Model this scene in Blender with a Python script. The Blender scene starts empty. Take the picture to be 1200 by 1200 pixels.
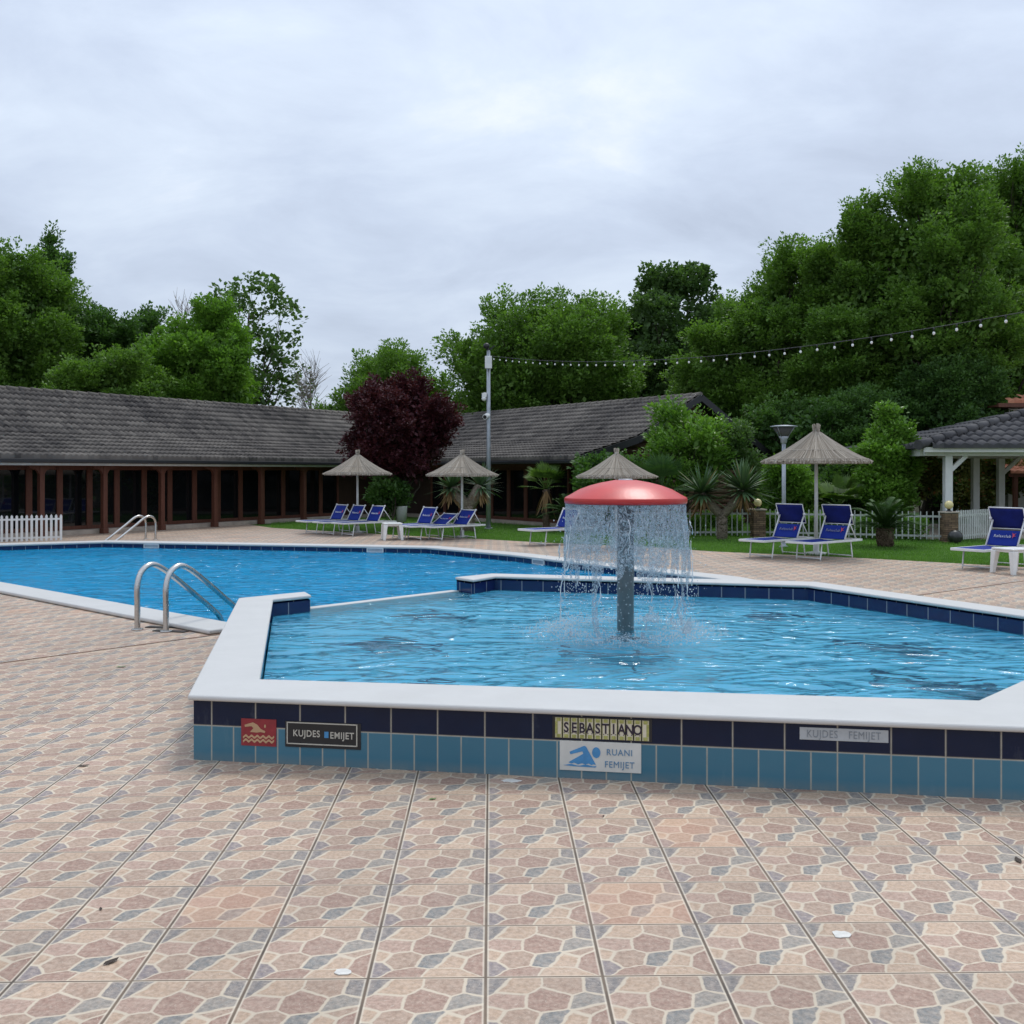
import bpy, bmesh, math, random
import numpy as np
from mathutils import Vector, Matrix
from mathutils.geometry import tessellate_polygon
rng = np.random.default_rng(7)
random.seed(7)
R = math.radians
scene = bpy.context.scene
col = scene.collection

# ------------------------------------------------------------------ camera
F, HX, HY, HC = 1210.0, 600.0, 553.0, 1.65       # focal length in photo pixels, horizon, eye height
cam_d = bpy.data.cameras.new('camera')
cam_d.sensor_width = 36.0
cam_d.lens = 36.0 * F / 1200.0
cam_d.shift_y = -(600.0 - HY) / 1200.0
cam_d.clip_start, cam_d.clip_end = 0.1, 3000
cam = bpy.data.objects.new('camera', cam_d)
cam.location = (0, 0, HC)
cam.rotation_euler = (R(90), 0, 0)
col.objects.link(cam)
scene.camera = cam

# ------------------------------------------------------------------ sky, sun, exposure
SUN_EL, SUN_AZ = R(58), R(20)          # azimuth measured from +Y towards +X
world = bpy.data.worlds.new('World')
scene.world = world
world.use_nodes = True
wt = world.node_tree
wt.nodes.clear()
def wn(t, **k):
    n = wt.nodes.new(t)
    for a, b in k.items(): setattr(n, a, b)
    return n
w_out = wn('ShaderNodeOutputWorld')
w_bg = wn('ShaderNodeBackground')
w_bg.inputs['Strength'].default_value = 0.138
w_sky = wn('ShaderNodeTexSky', sky_type='NISHITA')
w_sky.sun_disc = False
w_sky.sun_elevation = SUN_EL
w_sky.sun_rotation = SUN_AZ
w_tc = wn('ShaderNodeTexCoord')
w_sep = wn('ShaderNodeSeparateXYZ')
wt.links.new(w_tc.outputs['Generated'], w_sep.inputs[0])
def wmath(op, a, b=None, clamp=False):
    n = wn('ShaderNodeMath', operation=op)
    n.use_clamp = clamp
    for i, v in enumerate((a, b)):
        if v is None: continue
        if isinstance(v, (int, float)): n.inputs[i].default_value = v
        else: wt.links.new(v, n.inputs[i])
    return n.outputs[0]
zc = wmath('MAXIMUM', w_sep.outputs['Z'], 0.0)
zd = wmath('ADD', zc, 0.30)
cx = wmath('DIVIDE', w_sep.outputs['X'], zd)
cy = wmath('DIVIDE', w_sep.outputs['Y'], zd)
w_cmb = wn('ShaderNodeCombineXYZ')
wt.links.new(cx, w_cmb.inputs[0]); wt.links.new(cy, w_cmb.inputs[1])
def wnoise(scale, detail, rough, off, dist=0.0):
    m = wn('ShaderNodeMapping'); m.inputs['Location'].default_value = off
    m.inputs['Scale'].default_value = (1.0, 1.25, 1)
    wt.links.new(w_cmb.outputs[0], m.inputs[0])
    n = wn('ShaderNodeTexNoise'); n.inputs['Scale'].default_value = scale
    n.inputs['Detail'].default_value = detail; n.inputs['Roughness'].default_value = rough
    n.inputs['Distortion'].default_value = dist
    wt.links.new(m.outputs[0], n.inputs['Vector'])
    return n.outputs['Fac']
n_big = wnoise(1.0, 5, 0.5, (3.41, 0.4, 0), 0.3)
n_small = wnoise(2.6, 7, 0.6, (2.0, 5.2, 0), 0.35)
n_sum = wmath('ADD', wmath('MULTIPLY', n_big, 0.55), wmath('MULTIPLY', n_small, 0.45))
w_ramp = wn('ShaderNodeValToRGB')
cr = w_ramp.color_ramp
cr.elements[0].position, cr.elements[0].color = 0.36, (3.9, 4.45, 5.5, 1)
cr.elements[1].position, cr.elements[1].color = 0.70, (7.2, 7.5, 7.9, 1)
e = cr.elements.new(0.47); e.color = (4.6, 5.25, 6.4, 1)
e = cr.elements.new(0.57); e.color = (5.4, 6.1, 7.15, 1)
wt.links.new(n_sum, w_ramp.inputs[0])
w_mix = wn('ShaderNodeMixRGB'); w_mix.inputs[0].default_value = 0.93
wt.links.new(w_sky.outputs[0], w_mix.inputs[1]); wt.links.new(w_ramp.outputs[0], w_mix.inputs[2])
# the cloud deck is brighter overhead than at the horizon
w_gr = wmath('ADD', wmath('MULTIPLY', zc, 0.55), 0.86)
w_mul = wn('ShaderNodeMixRGB', blend_type='MULTIPLY'); w_mul.inputs[0].default_value = 1
w_cg = wn('ShaderNodeCombineXYZ')
for i in range(3): wt.links.new(w_gr, w_cg.inputs[i])
wt.links.new(w_mix.outputs[0], w_mul.inputs[1]); wt.links.new(w_cg.outputs[0], w_mul.inputs[2])
wt.links.new(w_mul.outputs[0], w_bg.inputs['Color'])
wt.links.new(w_bg.outputs[0], w_out.inputs[0])

sun_d = bpy.data.lights.new('sun', 'SUN')
sun_d.energy = 1.45
sun_d.angle = R(14)
sun_d.color = (1.0, 0.965, 0.91)
sun = bpy.data.objects.new('sun', sun_d)
sdir = Vector((math.sin(SUN_AZ) * math.cos(SUN_EL), math.cos(SUN_AZ) * math.cos(SUN_EL), math.sin(SUN_EL)))
sun.rotation_euler = sdir.to_track_quat('Z', 'Y').to_euler()
sun.location = sdir * 60
col.objects.link(sun)
scene.view_settings.view_transform = 'Standard'
scene.view_settings.look = 'None'
scene.view_settings.gamma = 1
scene.view_settings.exposure = 0.0
scene.render.engine = 'CYCLES'
cy_ = scene.cycles
cy_.max_bounces = 10; cy_.diffuse_bounces = 3; cy_.glossy_bounces = 3
cy_.transmission_bounces = 6; cy_.transparent_max_bounces = 16
cy_.caustics_reflective = False; cy_.caustics_refractive = True
cy_.sample_clamp_indirect = 4.0
cy_.use_denoising = True

# ------------------------------------------------------------------ pixel -> place helpers (photo pixels, 1200 wide)
def G(px, py, z=0.0):
    d = F * (HC - z) / (py - HY)
    return Vector(((px - HX) / F * d, d, z))
def V(px, py, d):
    return Vector(((px - HX) / F * d, d, HC - (py - HY) * d / F))
def line_t(E, d, px):
    k = (px - HX) / F
    return (k * E[1] - E[0]) / (d[0] - k * d[1])

# ------------------------------------------------------------------ mesh helpers
class MB:
    def __init__(self):
        self.v, self.f, self.m, self.uv, self.s = [], [], [], {}, []
    def face(self, idx, mat=0, uv=None, smooth=False):
        if uv is not None: self.uv[len(self.f)] = uv
        self.f.append(tuple(idx)); self.m.append(mat); self.s.append(smooth)
    def add(self, vs): 
        b = len(self.v); self.v.extend([tuple(v) for v in vs]); return b
    def box(self, c, size, rz=0.0, mat=0, M=None):
        hx, hy, hz = size[0] / 2, size[1] / 2, size[2] / 2
        pts = [Vector((x, y, z)) for z in (-hz, hz) for x, y in ((-hx, -hy), (hx, -hy), (hx, hy), (-hx, hy))]
        if M is None: M = Matrix.Translation(Vector(c)) @ Matrix.Rotation(rz, 4, 'Z')
        else: M = Matrix.Translation(Vector(c)) @ M
        b = self.add([M @ p for p in pts])
        for q in ((0, 3, 2, 1), (4, 5, 6, 7), (0, 1, 5, 4), (1, 2, 6, 5), (2, 3, 7, 6), (3, 0, 4, 7)):
            self.face([b + i for i in q], mat)
    def bar(self, p0, p1, w, h, mat=0, up=(0, 0, 1)):
        p0, p1 = Vector(p0), Vector(p1)
        d = (p1 - p0); L = d.length; d.normalize()
        u = Vector(up)
        if abs(d.dot(u)) > 0.98: u = Vector((0, 1, 0))
        s = d.cross(u).normalized(); u2 = s.cross(d).normalized()
        M = Matrix((s, d, u2)).transposed().to_4x4()
        self.box((p0 + p1) / 2, (w, L, h), M=M, mat=mat)
    def tube(self, pts, rad, n=10, mat=0, cap=True, smooth=True):
        pts = [Vector(p) for p in pts]
        if isinstance(rad, (int, float)): rad = [rad] * len(pts)
        rings = []; ref = None
        for i, p in enumerate(pts):
            t = (pts[min(i + 1, len(pts) - 1)] - pts[max(i - 1, 0)]).normalized()
            if ref is None:
                ref = Vector((0, 0, 1)) if abs(t.z) < 0.9 else Vector((1, 0, 0))
            a = (ref - t * ref.dot(t)).normalized(); ref = a
            b = t.cross(a)
            rings.append(self.add([p + (a * math.cos(2 * math.pi * k / n) + b * math.sin(2 * math.pi * k / n)) * rad[i] for k in range(n)]))
        for r0, r1 in zip(rings, rings[1:]):
            for k in range(n):
                self.face((r0 + k, r0 + (k + 1) % n, r1 + (k + 1) % n, r1 + k), mat, smooth=smooth)
        if cap:
            self.face([rings[0] + k for k in reversed(range(n))], mat)
            self.face([rings[-1] + k for k in range(n)], mat)
    def lathe(self, prof, n=24, c=(0, 0, 0), mat=0, smooth=True):
        rings = [self.add([(c[0] + r * math.cos(2 * math.pi * k / n), c[1] + r * math.sin(2 * math.pi * k / n), c[2] + z) for k in range(n)]) for r, z in prof]
        for r0, r1 in zip(rings, rings[1:]):
            for k in range(n):
                self.face((r0 + k, r0 + (k + 1) % n, r1 + (k + 1) % n, r1 + k), mat, smooth=smooth)
    def sphere(self, c, r, n=12, m=8, mat=0, sq=(1, 1, 1)):
        b = []
        for j in range(m + 1):
            th = math.pi * j / m
            b.append(self.add([(c[0] + sq[0] * r * math.sin(th) * math.cos(2 * math.pi * k / n), c[1] + sq[1] * r * math.sin(th) * math.sin(2 * math.pi * k / n), c[2] - sq[2] * r * math.cos(th)) for k in range(n)]))
        for r0, r1 in zip(b, b[1:]):
            for k in range(n): self.face((r0 + k, r0 + (k + 1) % n, r1 + (k + 1) % n, r1 + k), mat, smooth=True)
    def poly(self, pts, z=None, holes=(), mat=0):
        loops = [[Vector((p[0], p[1], 0)) for p in pts]] + [[Vector((p[0], p[1], 0)) for p in h] for h in holes]
        tris = tessellate_polygon(loops)
        flat = [v for l in loops for v in l]
        b = self.add([(v.x, v.y, z) for v in flat])
        for t in tris:
            a = [flat[i] for i in t]
            cr_ = (a[1].x - a[0].x) * (a[2].y - a[0].y) - (a[1].y - a[0].y) * (a[2].x - a[0].x)
            self.face([b + i for i in (t if cr_ > 0 else tuple(reversed(t)))], mat)
    def prism(self, pts, z0, z1, mat=0):
        """closed extruded polygon (x, y)"""
        n = len(pts)
        area = sum(pts[i][0] * pts[(i + 1) % n][1] - pts[(i + 1) % n][0] * pts[i][1] for i in range(n))
        if area < 0: pts = list(reversed(pts))
        self.poly(pts, z1, mat=mat)
        b0 = self.add([(p[0], p[1], z0) for p in pts]); b1 = self.add([(p[0], p[1], z1) for p in pts])
        for i in range(n):
            j = (i + 1) % n
            self.face((b0 + i, b0 + j, b1 + j, b1 + i), mat)
        k = len(self.f); self.poly(pts, z0, mat=mat)
        for i in range(k, len(self.f)): self.f[i] = tuple(reversed(self.f[i]))
    def mesh(self, name, mats, off=None, weld=False, sharp=None):
        me = bpy.data.meshes.new(name)
        vs = self.v if off is None else [(a[0] - off[0], a[1] - off[1], a[2] - off[2]) for a in self.v]
        me.from_pydata(vs, [], self.f)
        for m in (mats if isinstance(mats, (list, tuple)) else [mats]): me.materials.append(m)
        me.polygons.foreach_set('material_index', self.m)
        me.polygons.foreach_set('use_smooth', self.s)
        if self.uv:
            ul = me.uv_layers.new(name='uv')
            for fi, uv in self.uv.items():
                p = me.polygons[fi]
                for k, li in enumerate(p.loop_indices): ul.data[li].uv = uv[k]
        me.update()
        if weld:
            bm = bmesh.new(); bm.from_mesh(me)
            bmesh.ops.remove_doubles(bm, verts=bm.verts, dist=1e-4)
            bm.to_mesh(me); bm.free()
        return me
    def build(self, name, mats, parent=None, world_space=True, bevel=0.0, weld=False, segs=2):
        off = parent.location if (parent is not None and world_space) else None
        me = self.mesh(name, mats, off, weld or bevel > 0)
        o = bpy.data.objects.new(name, me)
        col.objects.link(o)
        if parent is not None: o.parent = parent
        if bevel > 0:
            b = o.modifiers.new('bevel', 'BEVEL'); b.width = bevel; b.segments = segs; b.limit_method = 'ANGLE'; b.angle_limit = R(35)
        return o

def tag(o, label=None, cat=None, group=None, kind=None):
    if label: o['label'] = label
    if cat: o['category'] = cat
    if group: o['group'] = group
    if kind: o['kind'] = kind
    return o
def thing(name, label, cat, loc=(0, 0, 0), rz=0.0, group=None):
    o = bpy.data.objects.new(name, None); col.objects.link(o)
    o.empty_display_size = 0.2
    o.location = loc; o.rotation_euler = (0, 0, rz)
    return tag(o, label, cat, group)
def copy_tree(o, parent=None):
    c = o.copy(); col.objects.link(c)
    if parent is not None: c.parent = parent
    for ch in list(o.children): copy_tree(ch, c)
    return c
def text_mb(mb, body, size, origin, sx=1.0, mat=0, depth=0.0015, bold=0.0, align='CENTER'):
    """adds lettering lying in the local x-z plane (facing -y) at origin"""
    cu = bpy.data.curves.new('lettering', 'FONT')
    cu.body = body; cu.size = size; cu.align_x = align; cu.align_y = 'CENTER'; cu.extrude = depth; cu.offset = bold
    cu.resolution_u = 4; cu.space_character = 1.10
    ob = bpy.data.objects.new('lettering', cu); col.objects.link(ob)
    dg = bpy.context.evaluated_depsgraph_get()
    me = bpy.data.meshes.new_from_object(ob.evaluated_get(dg))
    b = mb.add([(origin[0] + v.co.x * sx, origin[1] - v.co.z, origin[2] + v.co.y) for v in me.vertices])
    for p in me.polygons: mb.face([b + i for i in p.vertices], mat)
    bpy.data.objects.remove(ob); bpy.data.curves.remove(cu); bpy.data.meshes.remove(me)

# ------------------------------------------------------------------ materials
class NT:
    def __init__(self, name):
        self.m = bpy.data.materials.new(name); self.m.use_nodes = True
        self.t = self.m.node_tree; self.t.nodes.clear()
        self.out = self.t.nodes.new('ShaderNodeOutputMaterial')
    def n(self, typ, **k):
        n = self.t.nodes.new(typ)
        for a, b in k.items():
            if a.startswith('_'): continue
            setattr(n, a, b)
        return n
    def put(self, sock, v):
        if hasattr(v, 'is_output'): self.t.links.new(v, sock)
        elif v is not None: sock.default_value = v
    def math(self, op, a, b=None, c=None, clamp=False):
        n = self.n('ShaderNodeMath', operation=op); n.use_clamp = clamp
        for i, v in enumerate((a, b, c)):
            if v is not None: self.put(n.inputs[i], v)
        return n.outputs[0]
    def mix(self, f, a, b, blend='MIX'):
        n = self.n('ShaderNodeMixRGB', blend_type=blend)
        self.put(n.inputs[0], f)
        self.put(n.inputs[1], a if hasattr(a, 'is_output') else (*a[:3], 1)); self.put(n.inputs[2], b if hasattr(b, 'is_output') else (*b[:3], 1))
        return n.outputs[0]
    def noise(self, scale, detail=3, rough=0.5, vec=None, dist=0.0, out='Fac', stretch=None):
        if vec is None: vec = self.obj()
        if stretch:
            mp = self.n('ShaderNodeMapping'); mp.inputs['Scale'].default_value = stretch
            self.t.links.new(vec, mp.inputs[0]); vec = mp.outputs[0]
        n = self.n('ShaderNodeTexNoise'); n.inputs['Scale'].default_value = scale
        n.inputs['Detail'].default_value = detail; n.inputs['Roughness'].default_value = rough
        n.inputs['Distortion'].default_value = dist
        self.t.links.new(vec, n.inputs['Vector'])
        return n.outputs[out]
    def obj(self):
        if not hasattr(self, '_tc'): self._tc = self.n('ShaderNodeTexCoord')
        return self._tc.outputs['Object']
    def uvc(self):
        self.obj(); return self._tc.outputs['UV']
    def pos(self):
        if not hasattr(self, '_ge'): self._ge = self.n('ShaderNodeNewGeometry')
        return self._ge.outputs['Position']
    def rand(self):
        self.pos(); return self._ge.outputs['Random Per Island']
    def ramp(self, f, stops):
        n = self.n('ShaderNodeValToRGB')
        els = n.color_ramp.elements
        while len(els) < len(stops): els.new(0.5)
        for e_, (p, c) in zip(els, stops):
            e_.position = p; e_.color = (*c[:3], 1) if not isinstance(c, (int, float)) else (c, c, c, 1)
        self.t.links.new(f, n.inputs[0])
        return n.outputs[0]
    def bump(self, h, strength=0.3, dist=0.01, normal=None):
        n = self.n('ShaderNodeBump'); n.inputs['Strength'].default_value = strength; n.inputs['Distance'].default_value = dist
        self.t.links.new(h, n.inputs['Height'])
        if normal is not None: self.t.links.new(normal, n.inputs['Normal'])
        return n.outputs[0]
    def sep(self, v):
        n = self.n('ShaderNodeSeparateXYZ'); self.t.links.new(v, n.inputs[0]); return n.outputs
    def pbr(self, color, rough=0.5, metal=0.0, normal=None, spec=0.5, **kw):
        b = self.n('ShaderNodeBsdfPrincipled')
        self.put(b.inputs['Base Color'], color if hasattr(color, 'is_output') else (*color[:3], 1))
        self.put(b.inputs['Roughness'], rough); self.put(b.inputs['Metallic'], metal)
        self.put(b.inputs['Specular IOR Level'], spec)
        if normal is not None: self.t.links.new(normal, b.inputs['Normal'])
        for k, v in kw.items(): self.put(b.inputs[k.replace('_', ' ')], v)
        self.t.links.new(b.outputs[0], self.out.inputs['Surface'])
        return b
def plain(name, c, rough=0.5, metal=0.0, var=0.12, scale=6.0, bump=0.0, bscale=60, spec=0.5):
    t = NT(name)
    n = t.noise(scale, 5, 0.6)
    c2 = t.mix(t.ramp(n, [(0.3, 0.0), (0.72, 1.0)]), tuple(x * (1 - var) for x in c), tuple(min(1, x * (1 + var)) for x in c))
    nm = t.bump(t.noise(bscale, 3, 0.6), 0.5, bump) if bump else None
    t.pbr(c2, t.math('ADD', t.math('MULTIPLY', n, 0.12), rough - 0.06), metal, nm, spec)
    return t.m

# ---- tiled deck: one crazy-paving print repeated on every tile
TS = 0.3825
def deck_material():
    t = NT('crazy paving tile')
    a = math.atan(25 / F)
    p = t.pos()
    def dot(v):
        n = t.n('ShaderNodeVectorMath', operation='DOT_PRODUCT'); t.t.links.new(p, n.inputs[0]); n.inputs[1].default_value = v
        return n.outputs['Value']
    u = t.math('DIVIDE', t.math('ADD', dot((math.cos(a), math.sin(a), 0)), 0.0164), TS)
    v = t.math('DIVIDE', t.math('ADD', dot((-math.sin(a), math.cos(a), 0)), -3.754), TS)
    fu, fv = t.math('FRACT', u), t.math('FRACT', v)
    iu, iv = t.math('FLOOR', u), t.math('FLOOR', v)
    cid = t.n('ShaderNodeCombineXYZ'); t.put(cid.inputs[0], iu); t.put(cid.inputs[1], iv)
    wnz = t.n('ShaderNodeTexWhiteNoise', noise_dimensions='2D'); t.t.links.new(cid.outputs[0], wnz.inputs['Vector'])
    rid = wnz.outputs['Value']
    cuv = t.n('ShaderNodeCombineXYZ'); t.put(cuv.inputs[0], fu); t.put(cuv.inputs[1], fv)
    # wobble of the printed joints, the same in each tile
    nz = t.n('ShaderNodeTexNoise'); nz.inputs['Scale'].default_value = 7.5; nz.inputs['Detail'].default_value = 3
    t.t.links.new(cuv.outputs[0], nz.inputs['Vector'])
    off = t.n('ShaderNodeVectorMath', operation='MULTIPLY_ADD')
    t.t.links.new(nz.outputs['Color'], off.inputs[0]); off.inputs[1].default_value = (0.045, 0.045, 0); off.inputs[2].default_value = (-0.0225, -0.0225, 0)
    wv = t.n('ShaderNodeVectorMath', operation='ADD'); t.t.links.new(cuv.outputs[0], wv.inputs[0]); t.t.links.new(off.outputs[0], wv.inputs[1])
    GB, TN, BR, RD, PK, GG = (0.175, 0.168, 0.172), (0.45, 0.325, 0.235), (0.35, 0.245, 0.185), (0.30, 0.185, 0.145), (0.38, 0.255, 0.205), (0.235, 0.225, 0.21)
    DG, VG = (.17, .18, .185), (.20, .175, .19)
    W_ = [[-105.7, 113.9, -28.6], [-55.6, 90.4, -15.8], [19.5, 82.1, -44.1], [73.0, 78.4, -85.0], [-59.9, 44.4, 18.2], [-4.7, 37.5, 3.9], [53.5, 23.1, -28.2], [10.0, -29.5, 25.1],
          [-76.9, 0.6, 40.9], [-41.0, -15.2, 42.0], [-83.4, -42.6, 54.2], [-15.3, -106.6, 49.8], [55.6, -53.8, 3.9], [109.4, -67.7, -36.2], [50.9, -134.3, 20.6], [70.5, -20.7, -20.5]]
    cols_ = [GB, TN, BR, GB, PK, RD, GG, DG, TN, BR, VG, RD, TN, RD, TN, BR]
    one = t.n('ShaderNodeVectorMath', operation='MULTIPLY_ADD'); t.t.links.new(wv.outputs[0], one.inputs[0]); one.inputs[1].default_value = (1, 1, 0); one.inputs[2].default_value = (0, 0, 1)
    m1 = m2 = c = None
    for wi_, sc in zip(W_, cols_):
        dn = t.n('ShaderNodeVectorMath', operation='DOT_PRODUCT'); t.t.links.new(one.outputs[0], dn.inputs[0]); dn.inputs[1].default_value = wi_
        d = dn.outputs['Value']
        if m1 is None:
            m1 = d; m2 = t.math('SUBTRACT', d, 1000.0); c = t.mix(0.0, sc, sc)
        else:
            more = t.math('GREATER_THAN', d, m1)
            c = t.mix(more, c, sc)
            m2 = t.math('MAXIMUM', m2, t.math('MINIMUM', m1, d))
            m1 = t.math('MAXIMUM', m1, d)
    edge = t.math('SUBTRACT', m1, m2)
    jn = t.noise(9, 3, 0.6, cuv.outputs[0])
    joint = t.ramp(t.math('MULTIPLY', edge, t.math('ADD', 0.05, t.math('MULTIPLY', jn, 0.12))), [(0.05, 1.0), (0.115, 0.0)])
    # printed grain and chipped white flecks
    g1 = t.noise(16, 4, 0.65, cuv.outputs[0]); g2 = t.noise(55, 3, 0.7, p)
    c = t.mix(t.ramp(g1, [(0.35, 0.0), (0.68, 0.85)]), c, t.mix(0.5, c, (0.56, 0.46, 0.38)))
    c = t.mix(t.ramp(g2, [(0.38, 0.55), (0.58, 0.0)]), c, t.mix(1.0, c, (0.55, 0.52, 0.5), 'MULTIPLY'))
    fleck = t.ramp(t.noise(20, 4, 0.75, cuv.outputs[0], 2.2), [(0.60, 0.0), (0.66, 0.6)])
    c = t.mix(fleck, c, (0.58, 0.52, 0.44))
    c = t.mix(joint, c, t.mix(g2, (0.47, 0.40, 0.315), (0.56, 0.49, 0.395)))
    # tile to tile change and large stains
    bright = t.ramp(rid, [(0.0, 0.88), (0.5, 1.0), (1.0, 1.06)])
    c = t.mix(1.0, c, bright, 'MULTIPLY')
    odd = t.math('GREATER_THAN', rid, 0.965)
    c = t.mix(t.math('MULTIPLY', odd, 0.28), c, (0.50, 0.27, 0.16))
    st = t.ramp(t.noise(0.55, 5, 0.65, p), [(0.33, 0.80), (0.55, 1.0), (0.75, 1.07)])
    c = t.mix(1.0, c, st, 'MULTIPLY')
    c = t.mix(t.ramp(t.noise(2.3, 6, 0.7, p), [(0.56, 0.0), (0.75, 0.30)]), c, (0.42, 0.36, 0.31))
    # cement joints between tiles
    du = t.math('MINIMUM', fu, t.math('SUBTRACT', 1.0, fu)); dv = t.math('MINIMUM', fv, t.math('SUBTRACT', 1.0, fv))
    dd = t.math('MINIMUM', t.math('MULTIPLY', du, 0.72), dv)
    gap = t.ramp(dd, [(0.007, 1.0), (0.0105, 0.0)])
    rim = t.ramp(dd, [(0.016, 1.0), (0.024, 0.0)])
    c = t.mix(t.math('MULTIPLY', rim, 0.6), c, (0.60, 0.54, 0.45))
    c = t.mix(1.0, c, (1.20, 1.16, 1.09), 'MULTIPLY')
    c = t.mix(gap, c, t.mix(t.ramp(t.noise(2.0, 4, 0.7, p), [(0.35, 0.0), (0.65, 1.0)]), (0.055, 0.037, 0.023), (0.20, 0.14, 0.088)))
    hgt = t.math('SUBTRACT', t.math('MULTIPLY', g2, 0.25), t.math('ADD', gap, t.math('MULTIPLY', joint, 0.25)))
    nm = t.bump(hgt, 0.45, 0.004)
    rg = t.math('ADD', 0.36, t.math('MULTIPLY', t.noise(3.0, 4, 0.6, p), 0.3))
    t.pbr(c, rg, 0, nm, 0.42)
    return t.m
M_deck = deck_material()

def wall_tile_material():
    """u = metres along the wall, v = height"""
    t = NT('pool wall tile')
    s = t.sep(t.uvc()); u, v = s[0], s[1]
    top = t.math('GREATER_THAN', v, 0.2)
    pitch = 0.265
    f_d = t.math('FRACT', t.math('DIVIDE', u, pitch)); f_l = t.math('FRACT', t.math('DIVIDE', u, pitch / 2))
    e_d = t.math('MULTIPLY', t.math('MINIMUM', f_d, t.math('SUBTRACT', 1.0, f_d)), pitch)
    e_l = t.math('MULTIPLY', t.math('MINIMUM', f_l, t.math('SUBTRACT', 1.0, f_l)), pitch / 2)
    e = t.mix(top, e_l, e_d)
    e = t.math('MINIMUM', e, t.math('ABSOLUTE', t.math('SUBTRACT', v, 0.2)))
    gr = t.ramp(e, [(0.0028, 1.0), (0.0042, 0.0)])
    idn = t.n('ShaderNodeTexWhiteNoise', noise_dimensions='2D')
    ci = t.n('ShaderNodeCombineXYZ'); t.put(ci.inputs[0], t.math('FLOOR', t.math('DIVIDE', u, pitch / 2))); t.put(ci.inputs[1], top)
    t.t.links.new(ci.outputs[0], idn.inputs['Vector'])
    lb = t.mix(idn.outputs['Value'], (0.048, 0.155, 0.220), (0.062, 0.18, 0.25))
    db = t.mix(t.noise(9, 3, 0.6), (0.001, 0.007, 0.028), (0.003, 0.012, 0.042))
    c = t.mix(top, lb, db)
    dirt = t.math('MULTIPLY', t.ramp(v, [(0.0, 1.0), (0.06, 0.0)]), t.noise(14, 5, 0.75))
    c = t.mix(t.math('MULTIPLY', dirt, 0.7), c, (0.25, 0.23, 0.19))
    lime = t.ramp(t.noise(5, 6, 0.75, stretch=(1, 1, 0.35)), [(0.60, 0.0), (0.80, 0.10)])
    c = t.mix(lime, c, (0.45, 0.47, 0.47))
    c = t.mix(gr, c, t.mix(t.noise(11, 4, 0.7), (0.30, 0.27, 0.20), (0.62, 0.57, 0.46)))
    nm = t.bump(t.math('SUBTRACT', t.math('MULTIPLY', t.noise(7, 3), 0.12), gr), 0.4, 0.003)
    t.pbr(c, t.math('ADD', 0.16, t.math('MULTIPLY', gr, 0.5)), 0, nm, 0.3)
    return t.m
M_walltile = wall_tile_material()

def band_material():
    """navy band tiles at the water line; u along"""
    t = NT('navy band tile')
    s = t.sep(t.uvc()); u = s[0]
    f = t.math('FRACT', t.math('DIVIDE', u, 0.265))
    e = t.math('MULTIPLY', t.math('MINIMUM', f, t.math('SUBTRACT', 1.0, f)), 0.265)
    gr = t.ramp(e, [(0.003, 1.0), (0.0045, 0.0)])
    c = t.mix(t.noise(5, 3, 0.6), (0.006, 0.012, 0.06), (0.012, 0.024, 0.10))
    c = t.mix(gr, c, (0.34, 0.36, 0.36))
    t.pbr(c, 0.14, 0, None, 0.5)
    return t.m
M_band = band_material()

def basin_material(name, ca, cb, cg):
    t = NT(name)
    p = t.pos(); s = t.sep(p)
    def ed(x):
        f = t.math('FRACT', t.math('DIVIDE', x, 0.25)); return t.math('MINIMUM', f, t.math('SUBTRACT', 1.0, f))
    e = t.math('MINIMUM', ed(s[0]), ed(s[1]))
    g = t.ramp(e, [(0.02, 1.0), (0.035, 0.0)])
    c = t.mix(t.noise(1.2, 3, 0.5, p), ca, cb)
    c = t.mix(g, c, cg)
    t.pbr(c, 0.5, 0, None, 0.3)
    return t.m
M_basin_s = basin_material('paddling pool floor tile', (0.16, 0.66, 0.92), (0.20, 0.72, 0.94), (0.18, 0.62, 0.85))
M_basin_l = basin_material('pool floor tile', (0.02, 0.46, 0.78), (0.03, 0.52, 0.82), (0.06, 0.5, 0.72))

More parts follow.
